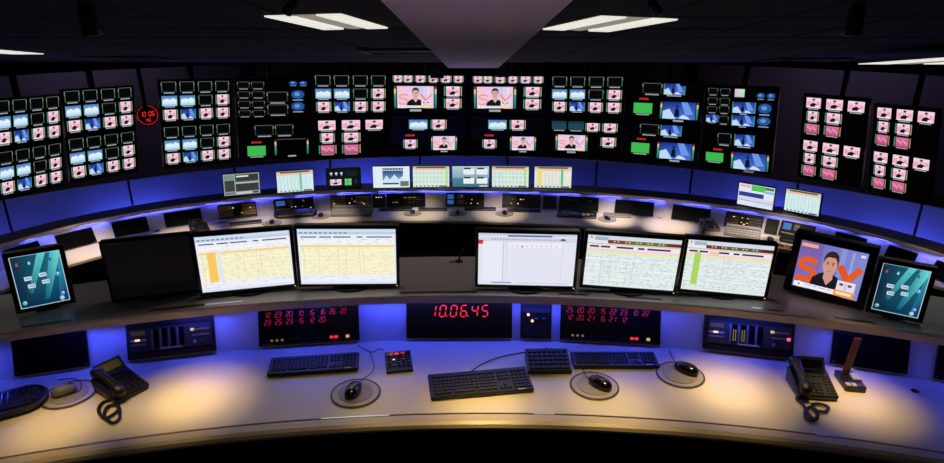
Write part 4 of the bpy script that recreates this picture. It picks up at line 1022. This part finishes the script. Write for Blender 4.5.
# ------------------------------------------------------------------ equipment in the back riser
GP = 'cover panels of the back riser'
for a, b, lab in ((10, 45, 'black cover panel at the far left end of the back riser'), (60, 97, 'second black cover panel from the left in the back riser'), (115, 150, 'third black cover panel from the left in the back riser'),
                  (166, 203, 'fourth black cover panel from the left in the back riser, behind the left phone'), (614, 653, 'left one of two black cover panels right of centre in the back riser'),
                  (671, 709, 'right one of two black cover panels right of centre, behind the right phone'), (831, 862, 'black cover panel in the back riser above the television picture'),
                  (882, 911, 'black cover panel in the back riser above the right portrait monitor'), (928, 962, 'black cover panel at the far right end of the back riser')):
    o, w = module('cover_panel', lab, 'panel', a, b, False, GP); plate(o, w, .012, .185, M_blackg); screws(o, w, .012, .185)
def mixer(label, a, b, face, keym, lights, seed, dark=False):
    rnd = random.Random(seed); o, w = module('audio_mixer', label, 'mixer', a, b, False, 'mixer panels of the back riser')
    plate(o, w, .012, .188, M_black); y = -.0145
    MB().rbox((-w*.30, y-.002, .1), (w*.34, .006, .13), .003, .002, 1).build('left_block', face, o)
    MB().rbox((w*.30, y-.002, .1), (w*.34, .006, .13), .003, .002, 1).build('right_block', face, o)
    f = MB()
    for k in range(4): f.box((-w*.09+w*.06*k, y-.001, .1), (w*.028, .004, .13))
    f.build('fader_slot', M_blackg, o, kind='stuff')
    kn = MB()
    for cx in (-w*.3, w*.3):
        for i in range(6):
            for j in range(3): kn.cyl((cx-w*.14+w*.056*i, y-.004, .06+.036*j), (cx-w*.14+w*.056*i, y-.016, .06+.036*j), .008, .006, 8)
    kn.build('knob', keym, o, kind='stuff')
    for i in range(lights):
        MB().box((rnd.uniform(-w*.42, w*.42), y-.017, rnd.choice((.06, .078, .097, .115, .132))), (.018, .003, .010)).build('lit_key', rnd.choice((M_yel, M_yeldim, M_whi, M_org)), o)
    return o
mixer('mixer panel with a tan face below the leftmost back-row monitor', 219.5, 257.5, M_brownkey, M_key, 4, 3)
mixer('mixer panel with a tan face above the pale control desk unit', 331, 371, M_brownkey, M_key, 6, 5)
mixer('dark mixer panel in the middle of the back riser, right of a bare pale stretch', 502, 540, M_panelface, M_key, 6, 8)
mixer('dark mixer panel on the right of the back riser, above the pale control unit', 723.5, 761, M_panelface, M_greykey, 8, 11)
def keypanel(label, a, b, blocks, lights, seed, group='button panels of the back riser'):
    rnd = random.Random(seed); o, w = module('button_console', label, 'panel', a, b, False, group); plate(o, w, .012, .188, M_black); y = -.0145
    for nm, x0, x1, z0, z1, m in blocks: MB().rbox((w*(x0+x1)/2, y-.003, (z0+z1)/2), (w*(x1-x0), .007, z1-z0), .003, .002, 1).build(nm, m, o)
    kk = MB(); xz_keys(kk, w*.02, w*.46, .04, .16, 7, 5, y, .66); kk.build('key', M_key, o, kind='stuff')
    for i in range(lights): MB().box((rnd.uniform(-w*.1, w*.44), y-.006, .052+.024*rnd.randrange(5)), (.016, .003, .009)).build('lit_key', rnd.choice((M_whi, M_org, M_pinkled, M_yeldim)), o)
    return o
keypanel('button panel with a blue key block, below the second back-row monitor', 274.5, 314.5, [('blue_block', -.44, -.22, .10, .16, M_bluekey), ('grey_block', -.16, -.02, .09, .16, M_greykey), ('strip', -.44, -.1, .05, .062, M_brownkey)], 5, 2)
keypanel('button panel with blue and grey key blocks in the middle of the back riser', 446, 484, [('blue_block', -.46, -.30, .105, .165, M_bluekey), ('blue_block', -.46, -.30, .04, .09, M_bluekey), ('grey_block', -.2, -.04, .105, .165, M_greykey), ('grey_block', -.2, -.04, .04, .09, M_greykey)], 5, 4)
keypanel('button panel with a blue key block on the right of the back riser', 778, 812, [('blue_block', -.42, -.18, .09, .165, M_bluekey), ('grey_block', -.1, .06, .095, .165, M_greykey), ('strip', -.42, -.05, .045, .06, M_brownkey)], 4, 6)
def slotpanel(label, a, b, n, seed, rows=(.13,), mats=(M_whi, M_yel)):
    o, w = module('status_display', label, 'panel', a, b, False, 'status panels of the back riser'); plate(o, w, .012, .188, M_blackg); y = -.0145
    MB().rbox((0, y-.001, .10), (w*.94, .004, .006), .002, .001, 1).build('divider', M_panelface, o)
    rnd = random.Random(seed)
    for z in rows:
        x = -w*.36
        while x < w*.36:
            d = rnd.uniform(.02, .055)
            if rnd.random() < .62: MB().box((x+d/2, y-.002, z), (d*.85, .003, .012)).build('lit_label', rnd.choice(mats), o)
            x += d+.008
    return o
slotpanel('dark status panel with two rows of olive labels, right of the small dark panel', 387, 425.5, 4, 1, (.13, .07), (M_yeldim, M_panelface))
slotpanel('dark status panel with one row of white labels, above the green-lit keyboard', 559, 598, 5, 3, (.138,), (M_whi, M_panelface, M_paleband))
for a, b, lab, n in ((373, 385.5, 'small dark panel with pale lamps between the tan mixer and the status panel', 3), (543, 556, 'small dark speaker panel between the middle mixer and the status panel', 0), (764, 776.5, 'small dark speaker panel right of the right-hand mixer', 0)):
    o, w = module('speaker_unit', lab, 'panel', a, b, False, 'small speaker panels of the back riser'); plate(o, w, .012, .18, M_black)
    g = MB()
    for k in range(6): g.box((0, -.0155, .04+.012*k), (w*.7, .003, .005))
    g.build('speaker_slot', M_panelface, o, kind='stuff')
    for k in range(n): MB().box((-w*.2+w*.2*k, -.0155, .14), (.016, .004, .012)).build('lit_key', M_whi, o)
    MB().cyl((w*.2, -.014, .15), (w*.2, -.024, .15), .010, n=12).build('knob', M_blackg, o, True)
# white sheet pinned to the riser
o, w = module('paper_sheet', 'plain pale sheet on the back riser between the status panel and the blue key panel', 'paper', 427, 445.5, False)
MB().box((0, -.003, .1), (w*.92, .002, .15)).build('sheet', M_desk, o)
for sx in (-1, 1): MB().box((sx*w*.4, -.0045, .168), (.02, .002, .012)).build('tape', M_paleband, o)

# ------------------------------------------------------------------ things on the back desk
KW = dict(marks=False, group='keyboards of the back desk')
keyboard('dark keyboard on the back desk in front of the left tan mixer panel', (229.5, 226.5), (262, 223.2), .09, BD, **KW)
MBx = None
o, w, top = keybox('strip_box', 'pale narrow strip box left behind the dark keyboard on the back desk', 'box', (217, 223.5), (228, 222.5), .03, BD, .02, .02, M_lgrey)
MB(top).box((0, 0, .001), (w*.8, .02, .002)).build('label_strip', M_paleband, o)
# rounded dark control unit
def rounded_unit(label, pl, pr, d, m=M_black):
    a, b, yaw, w = place(pl, pr, BD); o = thing('control_unit', label, 'control unit', (a+b)/2+Vector((-math.sin(yaw), math.cos(yaw), 0))*d/2, yaw)
    xf = Matrix.Rotation(.16, 4, 'X'); h = d/2*math.sin(.16)
    MB(Matrix.Translation((0, 0, h)) @ xf).rbox((0, 0, .02), (w, d, .036), d*.42, .008, 6).build('case', m, o)
    MB(Matrix.Translation((0, 0, h)) @ xf).rbox((0, 0, .039), (w*.86, d*.7, .004), d*.3, .001, 6).build('key_bed', M_blackg, o)
    ks = MB(Matrix.Translation((0, 0, h+.022)) @ xf)
    for i in range(14):
        for j in range(4): key(ks, -w*.38+w*.058*i, -d*.24+d*.15*j, w*.05, d*.12)
    ks.build('key', M_key, o, kind='stuff'); return o
rounded_unit('rounded black control unit on the back desk below the second back-row monitor', (273.5, 219.6), (317, 216.6), .17)
rounded_unit('rounded black unit on the back desk at the foot of the right-hand blue key panel', (778, 241.5), (795, 245), .11)
def fader_unit(label, pl, pr, d, m, rows, lit=None):
    o, w, top = keybox('control_unit', label, 'control unit', pl, pr, d, BD, .02, .09, m); o['group'] = 'pale control units of the back desk'
    for r_ in range(rows):
        kk = MB(top)
        for i in range(16): kk.rbox((-w*.44+w*.0587*i, -d*.36+d*.2*r_, .005), (w*.045, d*.13, .010), .003, .002, 1)
        kk.build('key_row', (M_lgrey, M_teal if lit else M_paleband, M_lgrey, M_grey)[r_ % 4], o, kind='stuff')
    MB(top).box((0, d*.42, .002), (w*.96, d*.08, .004)).build('label_strip', M_lgrey, o); return o
fader_unit('pale grey control unit with key rows, in front of the second tan mixer panel', (330.5, 217), (371.5, 216.5), .19, M_grey, 4)
fader_unit('pale control unit with olive key rows, in front of the right-hand mixer panel', (723.5, 235.5), (759, 241), .19, M_grey, 4)
keyboard('black keyboard at the foot of the small dark panel on the back desk', (379, 211.3), (412, 211), .09, BD, **KW)
keyboard('black keyboard below the pale sheet on the back desk', (418, 211.3), (447, 211.3), .09, BD, **KW)
keyboard('black keyboard below the middle blue and grey key panel', (464.5, 210.8), (496, 211), .09, BD, **KW)
keyboard('wide black keyboard below the dark middle mixer panel on the back desk', (507, 212.2), (541, 212.6), .085, BD, **KW)
o = keyboard('keyboard with rows of teal lit keys on the back desk right of centre', (556.5, 216.8), (596.5, 219.3), .2, BD, keym=M_key, **KW)
w = .5; tk = MB(Matrix.Translation((0, 0, .0035)) @ Matrix.Rotation(.06, 4, 'X'))
rnd = random.Random(5)
for i in range(18):
    if rnd.random() < .75: tk.box((-.17+.021*i, .02-.02*(i % 2), .0205), (.016, .026, .003))
tk.build('lit_key', M_teal, o, kind='stuff')
for x, m in ((.08, M_pinkled), (.135, M_red)): MB(Matrix.Rotation(.06, 4, 'X')).box((x, -.03, .0245), (.03, .016, .003)).build('lit_key', m, o)
keyboard('pale keyboard on the lit stretch of the back desk, right of the teal-lit one', (603, 216.8), (631, 218.6), .11, BD, main=M_grey, keym=M_greykey, **KW)
keyboard('dark keyboard behind the television monitor on the back desk', (798, 243.8), (818, 248.6), .08, BD, **KW)
keyboard('tan keyboard in the warm light beside the right-hand mouse on the back desk', (765, 246.5), (793, 252), .12, BD, main=M_brownkey, keym=M_key, **KW)
GMB = 'mice of the back desk'; GPB = 'round mouse pads of the back desk'
for px, py, lab in ((272, 223.5, 'beside the dark keyboard under the leftmost rear monitor'), (321, 216.5, 'between the rounded control unit and the pale control unit'), (412.5, 213.5, 'below the dark status panel with olive labels'),
                    (457.5, 213.5, 'below the middle blue key panel'), (504.5, 214, 'at the left of the dark middle mixer panel'), (607, 219.5, 'in front of the pale keyboard right of centre'), (770, 241, 'right of the right-hand pale control unit')):
    mouse_pad('round mouse pad, back desk, '+lab, px, py, BD, .11, GPB)
    mouse('small mouse, back desk, '+lab, px, py-.6, BD+.0092, random.uniform(-.3, .3), M_blackg, None, .115, GMB)
desk_phone('desk phone on the back desk at the left, in front of a black cover panel', (192, 234.3), (210.5, 231), BD, [(193, 236), (191, 233), (192.5, 231)], lcd=M_blackg, d=.19, up=.6)
desk_phone('pale-topped desk phone on the back desk at the right, beside the pale control unit', (703, 231.6), (721, 231.8), BD, [(704, 233.5), (702.5, 230.5), (703.5, 228)], lcd=M_lgrey, d=.19, up=.45, M_body=M_phone)

# ------------------------------------------------------------------ pieces that belong to a part go one level deeper
SUB = {'key': ('key_panel', 'case'), 'lit_key': ('key_panel', 'case', 'faceplate'), 'knob': ('key_panel', 'faceplate'), 'display': ('display_hood', 'key_panel'), 'label_strip': ('key_panel', 'faceplate', 'case'), 'level_display': ('key_panel',),
       'level_bar': ('key_panel',), 'divider': ('key_panel', 'faceplate'), 'screw': ('faceplate',), 'coiled_cord': ('handset',), 'keypad': ('base',), 'function_key': ('base',), 'soft_key': ('base',), 'cradle': ('base',), 'power_lamp': ('bezel',),
       'stand_hinge': ('stand_neck',), 'bezel': ('housing',), 'wheel': ('shell',), 'button_gap': ('shell',), 'maker_plate': ('case',), 'edge_ring': ('base_disc',), 'label_plate': ('base_block',), 'edge_inlay': ('front_nosing',), 'groove_base': ('front_nosing',),
       'cable_slot': ('shelf',), 'shelf_edge': ('shelf',), 'ledge_edge': ('ledge',), 'led_strip': ('shelf', 'ledge'), 'cable_grommet': ('desktop',), 'woofer': ('cabinet',), 'tweeter': ('cabinet',), 'reflector': ('lamp_housing',), 'trim_ring': ('lamp_housing',),
       'red_number': ('faceplate', 'case'), 'red_digit': ('display_window',), 'tape': ('sheet',), 'amber_lamp': ('faceplate',), 'key_bed': ('case',), 'fader_slot': ('faceplate',), 'speaker_slot': ('faceplate',), 'cable_tail': ('cable',)}
bn = lambda n: n.rsplit('.', 1)[0] if n[-3:].isdigit() else n
for root in [o for o in COL.objects if o.parent is None and o.children]:
    kids = {}
    for c in root.children: kids.setdefault(bn(c.name), c)
    for c in list(root.children):
        for p in SUB.get(bn(c.name), ()):
            q = kids.get(p)
            if q is not None and q is not c and q.parent is root:
                m = q.matrix_basis.inverted() @ c.matrix_basis
                c.parent = q; c.matrix_basis = m; break
